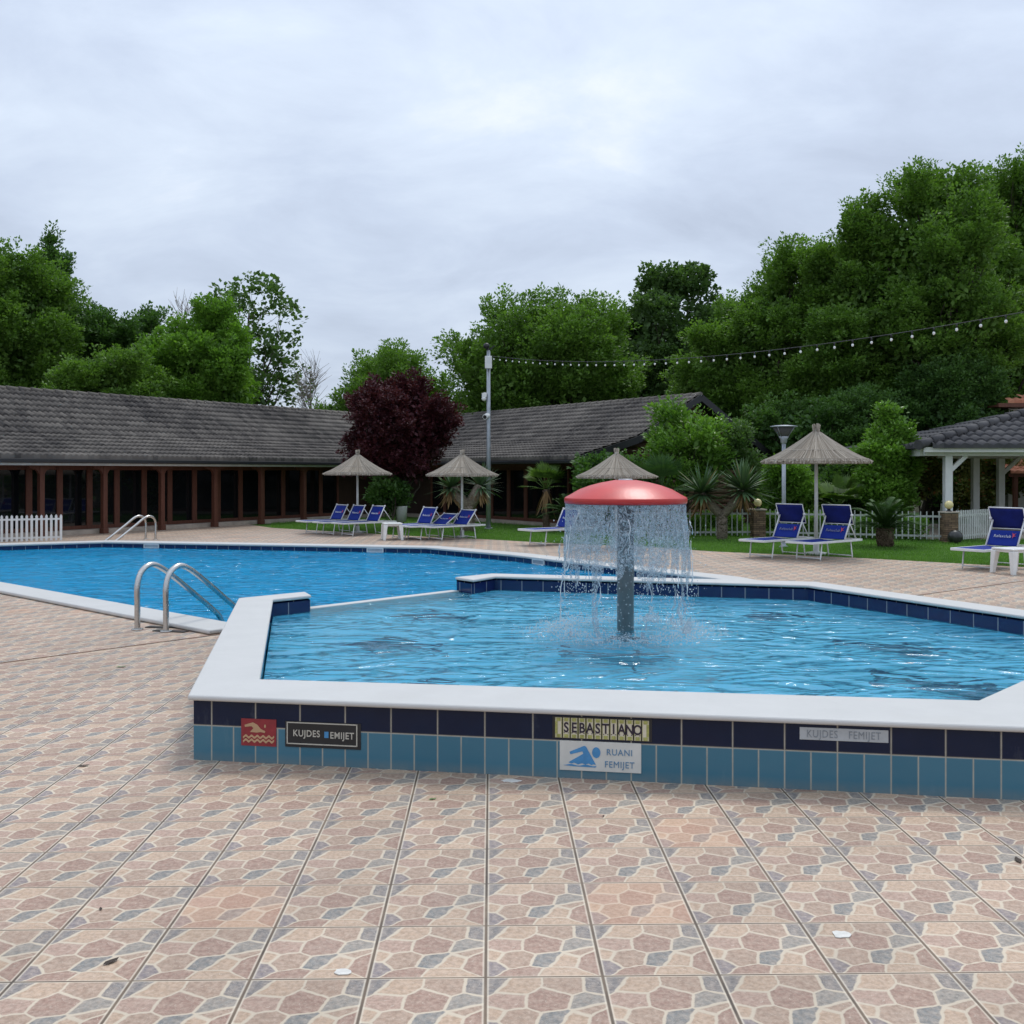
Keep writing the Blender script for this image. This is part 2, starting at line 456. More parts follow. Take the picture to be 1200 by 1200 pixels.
def water_material(name, tint, body, cloudy, wave, s1, s2, refl):
    t = NT(name)
    p = t.pos()
    def ridge(sc, det, st):
        n = t.noise(sc, det, 0.5, p, 0.9, stretch=st)
        r = t.math('SUBTRACT', 1.0, t.math('MULTIPLY', t.math('ABSOLUTE', t.math('SUBTRACT', n, 0.5)), 3.2), clamp=True)
        return t.math('POWER', r, 1.6)
    a = ridge(s1, 1.5, (0.62, 1.0, 1)); b = t.noise(s2, 2, 0.5, p, 0.5, stretch=(0.6, 1.0, 1)); c0 = t.noise(s1 * 0.45, 1, 0.5, p, 0.3)
    h = t.math('ADD', t.math('ADD', t.math('MULTIPLY', a, 0.40), t.math('MULTIPLY', b, 0.35)), t.math('MULTIPLY', c0, 0.5))
    nm = t.bump(h, 1.0, wave)
    fr = t.n('ShaderNodeFresnel'); fr.inputs['IOR'].default_value = 1.33; t.t.links.new(nm, fr.inputs['Normal'])
    rf = t.n('ShaderNodeBsdfRefraction'); rf.inputs['IOR'].default_value = 1.33; rf.inputs['Roughness'].default_value = 0.0
    rf.inputs['Color'].default_value = (*tint, 1); t.t.links.new(nm, rf.inputs['Normal'])
    df = t.n('ShaderNodeBsdfDiffuse'); df.inputs['Color'].default_value = (*body, 1); t.t.links.new(nm, df.inputs['Normal'])
    m0 = t.n('ShaderNodeMixShader'); m0.inputs[0].default_value = cloudy
    t.t.links.new(rf.outputs[0], m0.inputs[1]); t.t.links.new(df.outputs[0], m0.inputs[2])
    gl = t.n('ShaderNodeBsdfGlossy'); gl.inputs['Roughness'].default_value = 0.08; t.t.links.new(nm, gl.inputs['Normal'])
    mx = t.n('ShaderNodeMixShader')
    t.t.links.new(t.math('MULTIPLY', fr.outputs[0], refl), mx.inputs[0]); t.t.links.new(m0.outputs[0], mx.inputs[1]); t.t.links.new(gl.outputs[0], mx.inputs[2])
    t.t.links.new(mx.outputs[0], t.out.inputs['Surface'])
    return t.m
M_water_s = water_material('paddling pool water', (0.95, 0.99, 1.0), (0.12, 0.64, 0.94), 0.20, 0.125, 2.2, 6.0, 0.75)
M_water_l = water_material('pool water', (0.85, 0.96, 1.0), (0.008, 0.43, 0.80), 0.36, 0.22, 2.0, 5.0, 0.70)

def falling_material():
    t = NT('falling water')
    p = t.pos()
    a0 = t.noise(24, 2, 0.55, p, 1.6, stretch=(1, 1, 0.8)); a = t.math('SUBTRACT', 1.0, t.math('MULTIPLY', t.math('ABSOLUTE', t.math('SUBTRACT', a0, 0.5)), 4.0), clamp=True); b = t.noise(60, 3, 0.6, p, 0.8)
    h = t.math('ADD', t.math('MULTIPLY', a, 0.7), t.math('MULTIPLY', b, 0.3))
    nm = t.bump(h, 1.0, 0.03)
    tr = t.n('ShaderNodeBsdfTransparent'); tr.inputs['Color'].default_value = (0.96, 0.98, 1, 1)
    df = t.n('ShaderNodeBsdfDiffuse'); df.inputs['Color'].default_value = (0.72, 0.80, 0.86, 1); t.t.links.new(nm, df.inputs['Normal'])
    tl = t.n('ShaderNodeBsdfTranslucent'); tl.inputs['Color'].default_value = (0.72, 0.80, 0.86, 1); t.t.links.new(nm, tl.inputs['Normal'])
    gl = t.n('ShaderNodeBsdfGlossy'); gl.inputs['Roughness'].default_value = 0.08; t.t.links.new(nm, gl.inputs['Normal'])
    m0 = t.n('ShaderNodeMixShader'); m0.inputs[0].default_value = 0.5
    t.t.links.new(df.outputs[0], m0.inputs[1]); t.t.links.new(tl.outputs[0], m0.inputs[2])
    m1 = t.n('ShaderNodeMixShader'); m1.inputs[0].default_value = 0.35
    t.t.links.new(m0.outputs[0], m1.inputs[1]); t.t.links.new(gl.outputs[0], m1.inputs[2])
    f = t.ramp(h, [(0.25, 0.05), (0.55, 0.24), (0.82, 0.85)])
    m2 = t.n('ShaderNodeMixShader'); t.t.links.new(f, m2.inputs[0])
    t.t.links.new(tr.outputs[0], m2.inputs[1]); t.t.links.new(m1.outputs[0], m2.inputs[2])
    t.t.links.new(m2.outputs[0], t.out.inputs['Surface'])
    return t.m
M_fall = falling_material()
def drop_material():
    t = NT('water drop')
    g = t.n('ShaderNodeBsdfGlossy'); g.inputs['Roughness'].default_value = 0.1; g.inputs['Color'].default_value = (.9, .95, 1, 1)
    d = t.n('ShaderNodeBsdfDiffuse'); d.inputs['Color'].default_value = (0.90, 0.93, 0.95, 1)
    tr = t.n('ShaderNodeBsdfTransparent')
    m = t.n('ShaderNodeMixShader'); m.inputs[0].default_value = 0.75
    t.t.links.new(g.outputs[0], m.inputs[1]); t.t.links.new(d.outputs[0], m.inputs[2])
    m2 = t.n('ShaderNodeMixShader'); m2.inputs[0].default_value = 0.72
    t.t.links.new(tr.outputs[0], m2.inputs[1]); t.t.links.new(m.outputs[0], m2.inputs[2])
    t.t.links.new(m2.outputs[0], t.out.inputs['Surface'])
    return t.m
M_drop = drop_material()

def coping_material():
    t = NT('white pool coping')
    p = t.pos()
    c = t.mix(t.noise(3, 6, 0.7, p), (0.50, 0.495, 0.475), (0.61, 0.60, 0.575))
    c = t.mix(t.ramp(t.noise(1.1, 6, 0.75, p), [(0.52, 0.0), (0.8, 0.4)]), c, (0.50, 0.48, 0.44))
    c = t.mix(t.ramp(t.noise(38, 3, 0.7, p), [(0.68, 0.0), (0.74, 0.5)]), c, (0.45, 0.40, 0.34))
    t.pbr(c, 0.55, 0, t.bump(t.noise(45, 4, 0.7, p), 0.35, 0.004), 0.35)
    return t.m
M_coping = coping_material()

def roof_material(name, dark, light, moss):
    t = NT(name)
    s = t.sep(t.uvc())
    cid = t.n('ShaderNodeCombineXYZ'); t.put(cid.inputs[0], t.math('FLOOR', s[0])); t.put(cid.inputs[1], t.math('FLOOR', s[1]))
    w = t.n('ShaderNodeTexWhiteNoise', noise_dimensions='2D'); t.t.links.new(cid.outputs[0], w.inputs['Vector'])
    big = t.noise(0.35, 4, 0.6, t.pos(), 0.5)
    f = t.math('ADD', t.math('MULTIPLY', w.outputs['Value'], 0.45), t.math('MULTIPLY', t.ramp(big, [(0.36, 0.0), (0.66, 1.0)]), 0.55))
    c = t.mix(f, dark, light)
    c = t.mix(t.ramp(t.noise(7, 5, 0.7, t.pos()), [(0.5, 0.0), (0.75, 0.5)]), c, moss)
    t.pbr(c, 0.85, 0, t.bump(t.noise(30, 4, 0.7, t.pos()), 0.4, 0.01), 0.25)
    return t.m
M_roof = roof_material('weathered roof tile', (0.034, 0.031, 0.031), (0.20, 0.178, 0.155), (0.115, 0.098, 0.08))
M_gaz_roof = roof_material('charcoal gazebo tile', (0.045, 0.045, 0.05), (0.105, 0.102, 0.105), (0.12, 0.115, 0.10))
M_red_roof = roof_material('terracotta roof tile', (0.34, 0.12, 0.07), (0.50, 0.22, 0.13), (0.32, 0.17, 0.12))

def wood_material(name, c1, c2, rough=0.6, stretch=(8, 8, 0.7), spec=0.3):
    t = NT(name)
    n = t.noise(5, 6, 0.65, t.obj(), 1.0, stretch=stretch)
    c = t.mix(t.ramp(n, [(0.3, 0.0), (0.7, 1.0)]), c1, c2)
    t.pbr(c, rough, 0, t.bump(n, 0.3, 0.006), spec)
    return t.m
M_wood = wood_material('red brown timber', (0.075, 0.028, 0.018), (0.15, 0.058, 0.036))
M_wood_dk = wood_material('dark timber', (0.028, 0.016, 0.011), (0.06, 0.034, 0.022))
M_log = wood_material('log cladding', (0.06, 0.032, 0.021), (0.17, 0.095, 0.06), 0.7, (0.8, 0.8, 6))
def glass_material():
    t = NT('window glass with dark room tone')
    t.pbr((0.006, 0.007, 0.008), 0.03, 0, t.bump(t.noise(1.3, 2, 0.5), 0.1, 0.01), 0.5)  # opaque pane; the unlit room behind is put into its near-black colour
    return t.m
M_glass = glass_material()
M_gutter = plain('black gutter metal', (0.018, 0.018, 0.02), 0.45)
M_white = plain('white paint', (0.72, 0.72, 0.70), 0.5, var=0.08, scale=4)
M_offwhite = plain('weathered white paint', (0.60, 0.61, 0.58), 0.55, var=0.14, scale=5)
M_plastic = plain('white plastic', (0.76, 0.76, 0.74), 0.4, var=0.06, scale=8)
M_alu = plain('white coated aluminium', (0.70, 0.71, 0.71), 0.38, var=0.08, scale=9)
M_fence = plain('pale grey fence steel', (0.40, 0.42, 0.40), 0.5, var=0.15, scale=6)
M_steel = None
def steel_material():
    t = NT('brushed stainless steel')
    n = t.noise(4, 5, 0.7)
    t.pbr(t.mix(n, (0.42, 0.40, 0.37), (0.66, 0.65, 0.63)), t.math('ADD', 0.16, t.math('MULTIPLY', n, 0.22)), 1.0)
    return t.m
M_steel = steel_material()
M_galv = plain('galvanised steel', (0.36, 0.39, 0.42), 0.45, 0.5, 0.15, 5)
M_stem = plain('grey green stem paint', (0.13, 0.16, 0.165), 0.32, 0.0, 0.18, 10)
M_red = plain('glossy red fibreglass', (0.56, 0.026, 0.02), 0.38, 0.0, 0.12, 3, 0.002, 25, 0.6)
M_black = plain('black plastic', (0.012, 0.012, 0.013), 0.45)
M_iron = plain('dark rusty iron', (0.035, 0.028, 0.024), 0.7, 0.3, 0.4, 14)
def fabric_material():
    t = NT('royal blue mesh fabric')
    n = t.noise(9, 4, 0.6)
    t.pbr(t.mix(n, (0.008, 0.022, 0.19), (0.014, 0.04, 0.29)), 0.75, 0, t.bump(t.noise(220, 2), 0.3, 0.002), 0.2)
    return t.m
M_blue = fabric_material()
M_navyfab = plain('navy canopy fabric', (0.008, 0.016, 0.13), 0.75, var=0.2, spec=0.2)
M_logo_w = plain('white print', (0.75, 0.76, 0.78), 0.6)
M_logo_r = plain('red print', (0.55, 0.05, 0.09), 0.6)
def straw_material():
    t = NT('dry reed thatch')
    r = t.rand()
    n = t.noise(20, 4, 0.7)
    c = t.mix(r, (0.24, 0.20, 0.155), (0.56, 0.50, 0.42))
    c = t.mix(t.math('MULTIPLY', n, 0.5), c, (0.27, 0.235, 0.19))
    t.pbr(c, 0.9, 0, None, 0.15)
    return t.m
M_straw = straw_material()
def brick_material():
    t = NT('stacked slate stone')
    mp = t.n('ShaderNodeMapping'); mp.inputs['Rotation'].default_value = (R(90), 0, 0)
    t.t.links.new(t.obj(), mp.inputs[0])
    s = t.sep(t.obj())
    cb = t.n('ShaderNodeCombineXYZ'); t.put(cb.inputs[0], t.math('ADD', s[0], s[1])); t.put(cb.inputs[1], s[2])
    b = t.n('ShaderNodeTexBrick'); t.t.links.new(cb.outputs[0], b.inputs['Vector'])
    b.inputs['Color1'].default_value = (0.34, 0.235, 0.15, 1); b.inputs['Color2'].default_value = (0.13, 0.09, 0.065, 1)
    b.inputs['Mortar'].default_value = (0.06, 0.045, 0.035, 1); b.inputs['Scale'].default_value = 1.0
    b.inputs['Brick Width'].default_value = 0.17; b.inputs['Row Height'].default_value = 0.048; b.inputs['Mortar Size'].default_value = 0.005
    b.offset = 0.37
    c = t.mix(t.noise(14, 4, 0.7), b.outputs['Color'], t.mix(1.0, b.outputs['Color'], (0.6, 0.55, 0.5), 'MULTIPLY'))
    t.pbr(c, 0.85, 0, t.bump(b.outputs['Fac'], 0.6, -0.02), 0.25)
    return t.m
M_stone = brick_material()
def globe_material():
    t = NT('cream lamp globe')
    t.pbr((0.74, 0.62, 0.30), 0.25, 0, None, 0.5)
    return t.m
M_globe = globe_material()
M_cream = plain('cream render', (0.62, 0.60, 0.54), 0.8)
M_concrete = plain('pale concrete plinth', (0.40, 0.34, 0.28), 0.85, var=0.25, scale=3)

def leaf_material(name, c1, c2, trans=0.3, rough=0.55, c3=None):
    t = NT(name)
    r = t.rand()
    big = t.noise(0.8, 3, 0.6, t.pos())
    f = t.math('ADD', t.math('MULTIPLY', r, 0.55), t.math('MULTIPLY', t.ramp(big, [(0.35, 0.0), (0.65, 1.0)]), 0.45))
    c = t.mix(f, c1, c2)
    if c3: c = t.mix(t.math('GREATER_THAN', r, 0.93), c, c3)
    b = t.n('ShaderNodeBsdfPrincipled'); t.t.links.new(c, b.inputs['Base Color'])
    b.inputs['Roughness'].default_value = rough; b.inputs['Specular IOR Level'].default_value = 0.35
    tl = t.n('ShaderNodeBsdfTranslucent')
    t.t.links.new(t.mix(1.0, c, (1.0, 1.15, 0.5), 'MULTIPLY'), tl.inputs['Color'])
    m = t.n('ShaderNodeMixShader'); m.inputs[0].default_value = trans
    t.t.links.new(b.outputs[0], m.inputs[1]); t.t.links.new(tl.outputs[0], m.inputs[2])
    t.t.links.new(m.outputs[0], t.out.inputs['Surface'])
    return t.m
L_horn = leaf_material('hornbeam leaf', (0.068, 0.145, 0.026), (0.19, 0.33, 0.058), 0.42)
L_dark = leaf_material('dark tree leaf', (0.048, 0.115, 0.030), (0.115, 0.215, 0.052), 0.4)
L_bright = leaf_material('bright green leaf', (0.085, 0.19, 0.028), (0.21, 0.38, 0.056), 0.42)
L_poplar = leaf_material('poplar leaf', (0.058, 0.12, 0.036), (0.13, 0.22, 0.066), 0.36)
L_plum = leaf_material('purple plum leaf', (0.036, 0.010, 0.014), (0.11, 0.024, 0.034), 0.25)
L_shrub = leaf_material('glossy shrub leaf', (0.075, 0.17, 0.026), (0.22, 0.40, 0.065), 0.35, 0.4)
L_rust = leaf_material('rust tinged leaf', (0.07, 0.11, 0.025), (0.20, 0.20, 0.05), 0.3, 0.5, (0.30, 0.12, 0.05))
L_palm = leaf_material('palm frond', (0.035, 0.085, 0.018), (0.16, 0.26, 0.045), 0.25, 0.45)
L_yucca = leaf_material('yucca blade', (0.045, 0.10, 0.045), (0.12, 0.19, 0.08), 0.1, 0.45, (0.30, 0.26, 0.15))
L_cycad = leaf_material('cycad frond', (0.026, 0.072, 0.018), (0.075, 0.15, 0.036), 0.15, 0.7)
L_dry = leaf_material('dry frond skirt', (0.16, 0.09, 0.04), (0.33, 0.21, 0.09), 0.1, 0.8)
L_grass = leaf_material('lawn grass blade', (0.085, 0.20, 0.03), (0.17, 0.33, 0.055), 0.35, 0.6)
M_bark = wood_material('grey brown bark', (0.045, 0.036, 0.028), (0.12, 0.10, 0.08), 0.9, (9, 9, 1.2), 0.15)
M_pale_bark = wood_material('pale twig bark', (0.22, 0.19, 0.155), (0.36, 0.32, 0.27), 0.9, (9, 9, 1.2), 0.15)
M_palm_bark = wood_material('fibrous palm bark', (0.07, 0.048, 0.033), (0.19, 0.14, 0.10), 0.95, (4, 4, 9), 0.1)
M_yucca_bark = wood_material('pale flaking bark', (0.11, 0.085, 0.062), (0.34, 0.29, 0.23), 0.95, (4, 4, 9), 0.1)
def ground_material(name, c1, c2):
    t = NT(name); p = t.pos()
    c = t.mix(t.ramp(t.noise(1.1, 6, 0.7, p), [(0.3, 0.0), (0.7, 1.0)]), c1, c2)
    c = t.mix(t.math('MULTIPLY', t.noise(35, 3, 0.7, p), 0.6), c, c1)
    t.pbr(c, 0.95, 0, t.bump(t.noise(28, 4, 0.7, p), 0.6, 0.03), 0.1)
    return t.m
M_lawn = ground_material('lawn turf', (0.05, 0.115, 0.02), (0.10, 0.20, 0.036))
M_soil = ground_material('dark soil and litter', (0.03, 0.032, 0.014), (0.06, 0.06, 0.028))  # the ground's own dark earth and litter colour

# ================================================================== the pools
WL_S, WL_L = 0.21, -0.08               # water levels
CT = 0.378                              # top of the raised wall
small_in = [(-2.07, 10.66), (-2.39, 10.33), (-1.55, 6.35), (2.60, 5.76), (4.96, 8.25), (3.32, 11.62), (-0.20, 12.62), (-0.46, 12.2)]
small_out = [(-2.20, 10.98), (-2.76, 10.42), (-1.85, 5.885), (2.68, 5.135), (5.36, 8.25), (3.52, 11.98), (-0.25, 12.96), (-0.69, 12.5)]
wall_out = [(-2.19, 10.95), (-2.73, 10.39), (-1.825, 5.92), (2.655, 5.172), (5.32, 8.25), (3.49, 11.94), (-0.24, 12.92), (-0.67, 12.49)]
main_edge = [(-2.78, 10.75), (-7.44, 15.0), (-11.9, 18.97), (-12.6, 22.15), (-9.38, 23.75), (-1.82, 22.0), (0.0, 20.06), (0.85, 18.8), (3.1, 15.6), (3.75, 13.6), (3.55, 12.0)]

def offset_poly(pts, d):
    """open polyline offset to its left by d"""
    out = []
    for i, p in enumerate(pts):
        ns = []
        for a, b in ((i - 1, i), (i, i + 1)):
            if a < 0 or b >= len(pts): continue
            t = Vector((pts[b][0] - pts[a][0], pts[b][1] - pts[a][1])).normalized()
            ns.append(Vector((-t.y, t.x)))
        n = ns[0] if len(ns) == 1 else (ns[0] + ns[1]).normalized()
        k = 1.0 if len(ns) == 1 else 1.0 / max(0.35, n.dot(ns[0]))
        out.append((p[0] + n.x * d * k, p[1] + n.y * d * k))
    return out
def strip(mb, a, b, z0, z1):
    """solid strip between two open polylines"""
    n = len(a)
    i0 = mb.add([(p[0], p[1], z0) for p in a]); o0 = mb.add([(p[0], p[1], z0) for p in b])
    i1 = mb.add([(p[0], p[1], z1) for p in a]); o1 = mb.add([(p[0], p[1], z1) for p in b])
    for k in range(n - 1):
        mb.face((i1 + k, i1 + k + 1, o1 + k + 1, o1 + k)); mb.face((i0 + k, o0 + k, o0 + k + 1, i0 + k + 1))
        mb.face((i0 + k, i0 + k + 1, i1 + k + 1, i1 + k)); mb.face((o0 + k, o1 + k, o1 + k + 1, o0 + k + 1))
    for k in (0, n - 1):
        mb.face((i0 + k, i1 + k, o1 + k, o0 + k) if k == 0 else (i0 + k, o0 + k, o1 + k, i1 + k))
def vwall(mb, pts, z0, z1, u0=0.0, flip=False, mat=0):
    u = u0
    for a, b in zip(pts, pts[1:]):
        L = math.hypot(b[0] - a[0], b[1] - a[1])
        i = mb.add([(a[0], a[1], z0), (b[0], b[1], z0), (b[0], b[1], z1), (a[0], a[1], z1)])
        uv = [(u, z0), (u + L, z0), (u + L, z1), (u, z1)]
        if flip: mb.face((i + 3, i + 2, i + 1, i), mat, [uv[3], uv[2], uv[1], uv[0]])
        else: mb.face((i, i + 1, i + 2, i + 3), mat, uv)
        u += L
def grow(pts, d): return offset_poly(pts, d)

# deck with the pools cut out
deck_far = [G(1330, 672), G(1200, 664.5), G(1000, 653.5), G(840, 646.5), G(760, 641), G(640, 636), G(560, 631.5), G(480, 628), G(318, 618.5)]
deck_outer = [(-30, -5), (30, -5), (30, deck_far[0].y - 3)] + [(p.x, p.y) for p in deck_far] + [(-9.2, 34.0), (-30, 34.0)]
hole = list(wall_out[1:6]) + [(3.75, 13.6), (3.1, 15.6), (0.85, 18.8), (0.0, 20.06), (-1.82, 22.0), (-9.38, 23.75), (-12.6, 22.15), (-11.9, 18.97), (-7.44, 15.0), (-2.78, 10.75)]
mb = MB(); mb.poly(deck_outer, 0.0, holes=[hole])
tag(mb.build('deck', M_deck), kind='structure')
# terrain to the horizon, with the pools cut out
mb = MB(); mb.poly([(-600, -100), (600, -100), (600, 1200), (-600, 1200)], -0.012, holes=[hole])
tag(mb.build('ground', M_soil), kind='structure')
lawn_poly = [(p.x, p.y - 0.02) for p in deck_far] + [(-9.0, 32.0), (-6, 40), (6, 42), (30, 42), (40, 20)]
mb = MB(); mb.poly(lawn_poly, -0.005)
tag(mb.build('lawn', M_lawn), kind='structure')

# raised paddling pool
pp = thing('paddling_pool', 'raised octagonal paddling pool with navy and light blue tiled wall under white coping', 'pool', (1.2, 8.6, 0))
mb = MB(); vwall(mb, wall_out, 0.0, 0.345, u0=-0.265 * 2 + 0.155 - 0.0 - math.hypot(0.54, 0.56) - math.hypot(0.905, 4.47))
mb.build('tiled_wall', M_walltile, pp)
mb = MB(); strip(mb, grow(small_in, 0.0), small_out, 0.345, CT)
mb.build('coping', M_coping, pp, bevel=0.014, segs=3)
mb = MB()
wi = offset_poly(small_in, -0.02)
vwall(mb, wi, -0.3, 0.325, flip=True)
vwall(mb, [wall_out[0], wi[0]], -0.4, 0.325, flip=True); vwall(mb, [wi[-1], wall_out[-1]], -0.4, 0.325, flip=True)
mb.build('water_line_tile', M_band, pp)
spill = [(-2.16, 10.80), (-0.66, 12.44)]
FZ = -0.26
mb = MB()
floor_poly = [wi[1], wi[2], wi[3], wi[4], wi[5], wi[6], wi[7], (-0.66, 12.44), (-2.16, 10.80), wi[0]]
mb.poly(floor_poly, FZ)
vwall(mb, [wi[1], wi[2], wi[3], wi[4], wi[5], wi[6]], FZ, 0.13, flip=True)
for f_ in range(len(mb.f)): mb.uv.pop(f_, None)
# push the light lining just in front of the band tiles
mb2 = MB(); lin = offset_poly(small_in, -0.012)
mb2.poly(floor_poly, FZ); vwall(mb2, lin, FZ, 0.14, flip=True); mb2.uv = {}
mb2.build('basin', M_basin_s, pp)
mb = MB()
sd = Vector((1.5, 1.64)).normalized(); sn = Vector((-sd.y, sd.x))
sp_a = [(p[0] - sn.x * 0.03, p[1] - sn.y * 0.03) for p in spill]; sp_b = [(p[0] + sn.x * 0.09, p[1] + sn.y * 0.09) for p in spill]
strip(mb, sp_a, sp_b, -1.2, WL_S + 0.012)
mb.build('overflow_edge', M_coping, pp, bevel=0.008)
# dark dolphin-like mosaics on the floor
def dolphin(px, py, s, rz):
    c = G(px, py, WL_S); c = c * (1 + .42 / c.y); c.z = FZ + 0.006
    out = [(-.9, .05), (-.62, .12), (-.35, .27), (-.12, .33), (-.05, .52), (.1, .33), (.4, .22), (.65, .02), (.85, -.02), (1.0, .12), (.98, -.1), (.95, -.3), (.78, -.13), (.5, -.12), (.2, -.06), (-.1, -.05), (-.18, -.25), (-.32, -.05), (-.6, -.02)]
    m = MB(); cs, sn_ = math.cos(rz), math.sin(rz)
    m.poly([(c.x + s * (x * cs - y * sn_), c.y + 2.6 * s * (x * sn_ * .4 + y * cs)) for x, y in out], c.z)
    m.build('floor_mosaic', M_mosaic, pp)
M_mosaic = plain('navy mosaic', (0.006, 0.008, 0.05), 0.4, var=0.4, scale=20)
for a in ((452, 756, .36, 0.2), (500, 722, .34, 0.0), (508, 808, .30, 0.1), (733, 765, .40, 3.1), (1050, 756, .36, 2.9), (1135, 803, .46, 2.7), (905, 722, .32, 0.3)): dolphin(a[0], a[1], a[2] * 1.4, a[3])
mb = MB(); 
def water_sheet(name, poly, z, mat):
    m = MB(); m.poly(poly, z)
    return tag(m.build(name, mat), kind='structure')
ws_poly = [small_in[1], small_in[2], small_in[3], small_in[4], small_in[5], small_in[6], small_in[7], (-0.70, 12.49), (-2.20, 10.85), small_in[0]]
water_sheet('paddling_water', ws_poly, WL_S, M_water_s)

# main pool
sp = thing('swimming_pool', 'large blue swimming pool with low white coping and navy waterline tiles', 'pool', (-3.5, 17.0, 0))
mb = MB(); strip(mb, offset_poly(main_edge, 0.035 * -1), offset_poly(main_edge, 0.42), 0.004, 0.05)
# the polyline runs clockwise, so its left side is outside the pool
mb.build('coping', M_coping, sp, bevel=0.018, segs=3)
mb = MB(); vwall(mb, main_edge[:-1], -0.28, 0.004, flip=True); vwall(mb, [main_edge[-2], (3.6, 12.1)], -0.28, 0.004, flip=True)
mb.build('water_line_tile', M_band, sp)
mb = MB()
basin_poly = main_edge[:-1] + [(3.49, 11.94), (-0.24, 12.92), (-0.67, 12.49), (-2.19, 10.95), (-2.73, 10.39)]
mb.poly(basin_poly, -1.35)
vwall(mb, main_edge[:-1], -1.35, -0.28, flip=True)
vwall(mb, list(reversed([(3.49, 11.94), (-0.24, 12.92), (-0.67, 12.49), (-2.19, 10.95), (-2.73, 10.39)])), -1.35, 0.0)
mb.uv = {}
mb.build('basin', M_basin_l, sp)
for px, py, pts in ((178, 640.5, (4, 5)), (440, 646, (4, 5)), (632, 658.5, (6, 7))):
    a, b = Vector(main_edge[pts[0]]), Vector(main_edge[pts[1]])
    d = (b - a).normalized(); t_ = line_t(a, d, px); q = a + d * t_
    c = Vector((q.x, q.y, -0.035)) 
    nn = Vector((d.y, -d.x)); c.x += nn.x * 0.02; c.y += nn.y * 0.02
    m = MB(); ang = math.atan2(d.y, d.x); w, h = 0.36, 0.085
    for (dx, dz, sx, sz) in ((0, h / 2, w, .016), (0, -h / 2, w, .016), (-w / 2, 0, .016, h + .016), (w / 2, 0, .016, h + .016)):
        m.box(c + Matrix.Rotation(ang, 4, 'Z') @ Vector((dx, 0, dz)), (sx, .03, sz), ang)
    m.box(c, (w - .016, .012, h - .016), ang, mat=1)
    m.build('skimmer', [M_white, M_galv], sp)
water_sheet('pool_water', main_edge[:-1] + [(3.49, 11.94), (-0.24, 12.92), (-0.67, 12.49), (-2.19, 10.95), (-2.73, 10.39)], WL_L, M_water_l)

# ================================================================== the long tiled house
E0, dL = Vector((-12.27, 24.75)), Vector((0.526, 0.851)).normalized()
nL = Vector((-dL.y, dL.x))
RM, dM = Vector((5.8, 31.7)), Vector((-0.57, 0.822)).normalized()       # from the gable end towards the inner corner
nM = Vector((dM.y, -dM.x))                                              # away from the court
wL, wM = 4.2, 4.87
EM = RM - nM * wM
Z_E, Z_B, Z_R = 2.0, 2.64, 3.98
def roof_faces(mb, P, d, n, prof, t0f, t1f, period=0.17, course=0.33, amp=0.060, tile=1, lip=0.045, ncell=8):
    """wavy courses of tiles; prof = list of (s, z) from eave to ridge, t range as functions of s"""
    segs = []
    for (s0, z0), (s1, z1) in zip(prof, prof[1:]):
        L = math.hypot(s1 - s0, z1 - z0); k = max(1, round(L / course))
        segs += [((s0 + (s1 - s0) * i / k, z0 + (z1 - z0) * i / k), (s0 + (s1 - s0) * (i + 1) / k, z0 + (z1 - z0) * (i + 1) / k)) for i in range(k)]
    for ci, ((sa, za), (sb, zb)) in enumerate(segs):
        ta, tb = t0f((sa + sb) / 2), t1f((sa + sb) / 2)
        k = int(round((tb - ta) * ncell / period)); 
        if k < 1: continue
        ts = ta + np.arange(k + 1) * period / ncell
        ph = 2 * math.pi * ts / period
        wv = amp * (np.maximum(0, 0.5 + 0.5 * np.cos(ph)) ** 0.35)
        rows = []
        for (s, z, l) in ((sa - 0.03, za - 0.012, 0.0), (sa - 0.03, za, lip), (sb, zb, 0.0)):
            x = P[0] + d[0] * ts + n[0] * s; y = P[1] + d[1] * ts + n[1] * s
            zz = z + wv * (1.0 if l or s == sb else 0.85) + l
            if (s, l) == (sa - 0.03, 0.0): zz = np.full_like(ts, z - 0.004)
            rows.append(mb.add(np.stack([x, y, zz], 1).tolist()))
        for j in range(k):
            u = ts[j] / (period * tile) + (0.5 if ci % 2 else 0)
            uv = [(u, ci + .5)] * 4
            for ra, rb, sm in ((rows[0], rows[1], False), (rows[1], rows[2], True)):
                q = (ra + j, ra + j + 1, rb + j + 1, rb + j)
                mb.face(q, 0, uv, sm)
ph_ = thing('pool_house', 'long low L-shaped pool house with weathered grey tiled roof and glass doors', 'building', (-4.3, 37.6, 0))
def wingpt(P, d, n, t, s, z): return Vector((P[0] + d[0] * t + n[0] * s, P[1] + d[1] * t + n[1] * s, z))
mb = MB()
brkL, brkM = 1.95, 2.3
roof_faces(mb, E0, dL, nL, [(0, Z_E), (brkL, Z_B), (wL, Z_R)], lambda s: -9.0, lambda s: 15.2 + s / wL * 7.2)
mb.build('roof', M_roof, ph_)
mb = MB()
roof_faces(mb, EM, dM, nM, [(0, Z_E + .02), (brkM, Z_B), (wM, Z_R)], lambda s: 0.0, lambda s: 10.7 + s / wM * 6.8)
mb.build('roof', M_roof, ph_)
mb = MB()      # rear slopes, closed underside
for P, d, n, w, ta, tb in ((E0, dL, nL, wL, -9.0, 22.4), (EM, dM, nM, wM, 0.0, 17.4)):
    rq = [wingpt(P, d, n, ta, w, Z_R), wingpt(P, d, n, tb, w, Z_R), wingpt(P, d, n, tb, w + 3.6, 1.98), wingpt(P, d, n, ta, w + 3.6, 1.98)]
    b = mb.add(rq); mb.face((b, b + 1, b + 2, b + 3), uv=[(0, 0), (9, 0), (9, 9), (0, 9)])
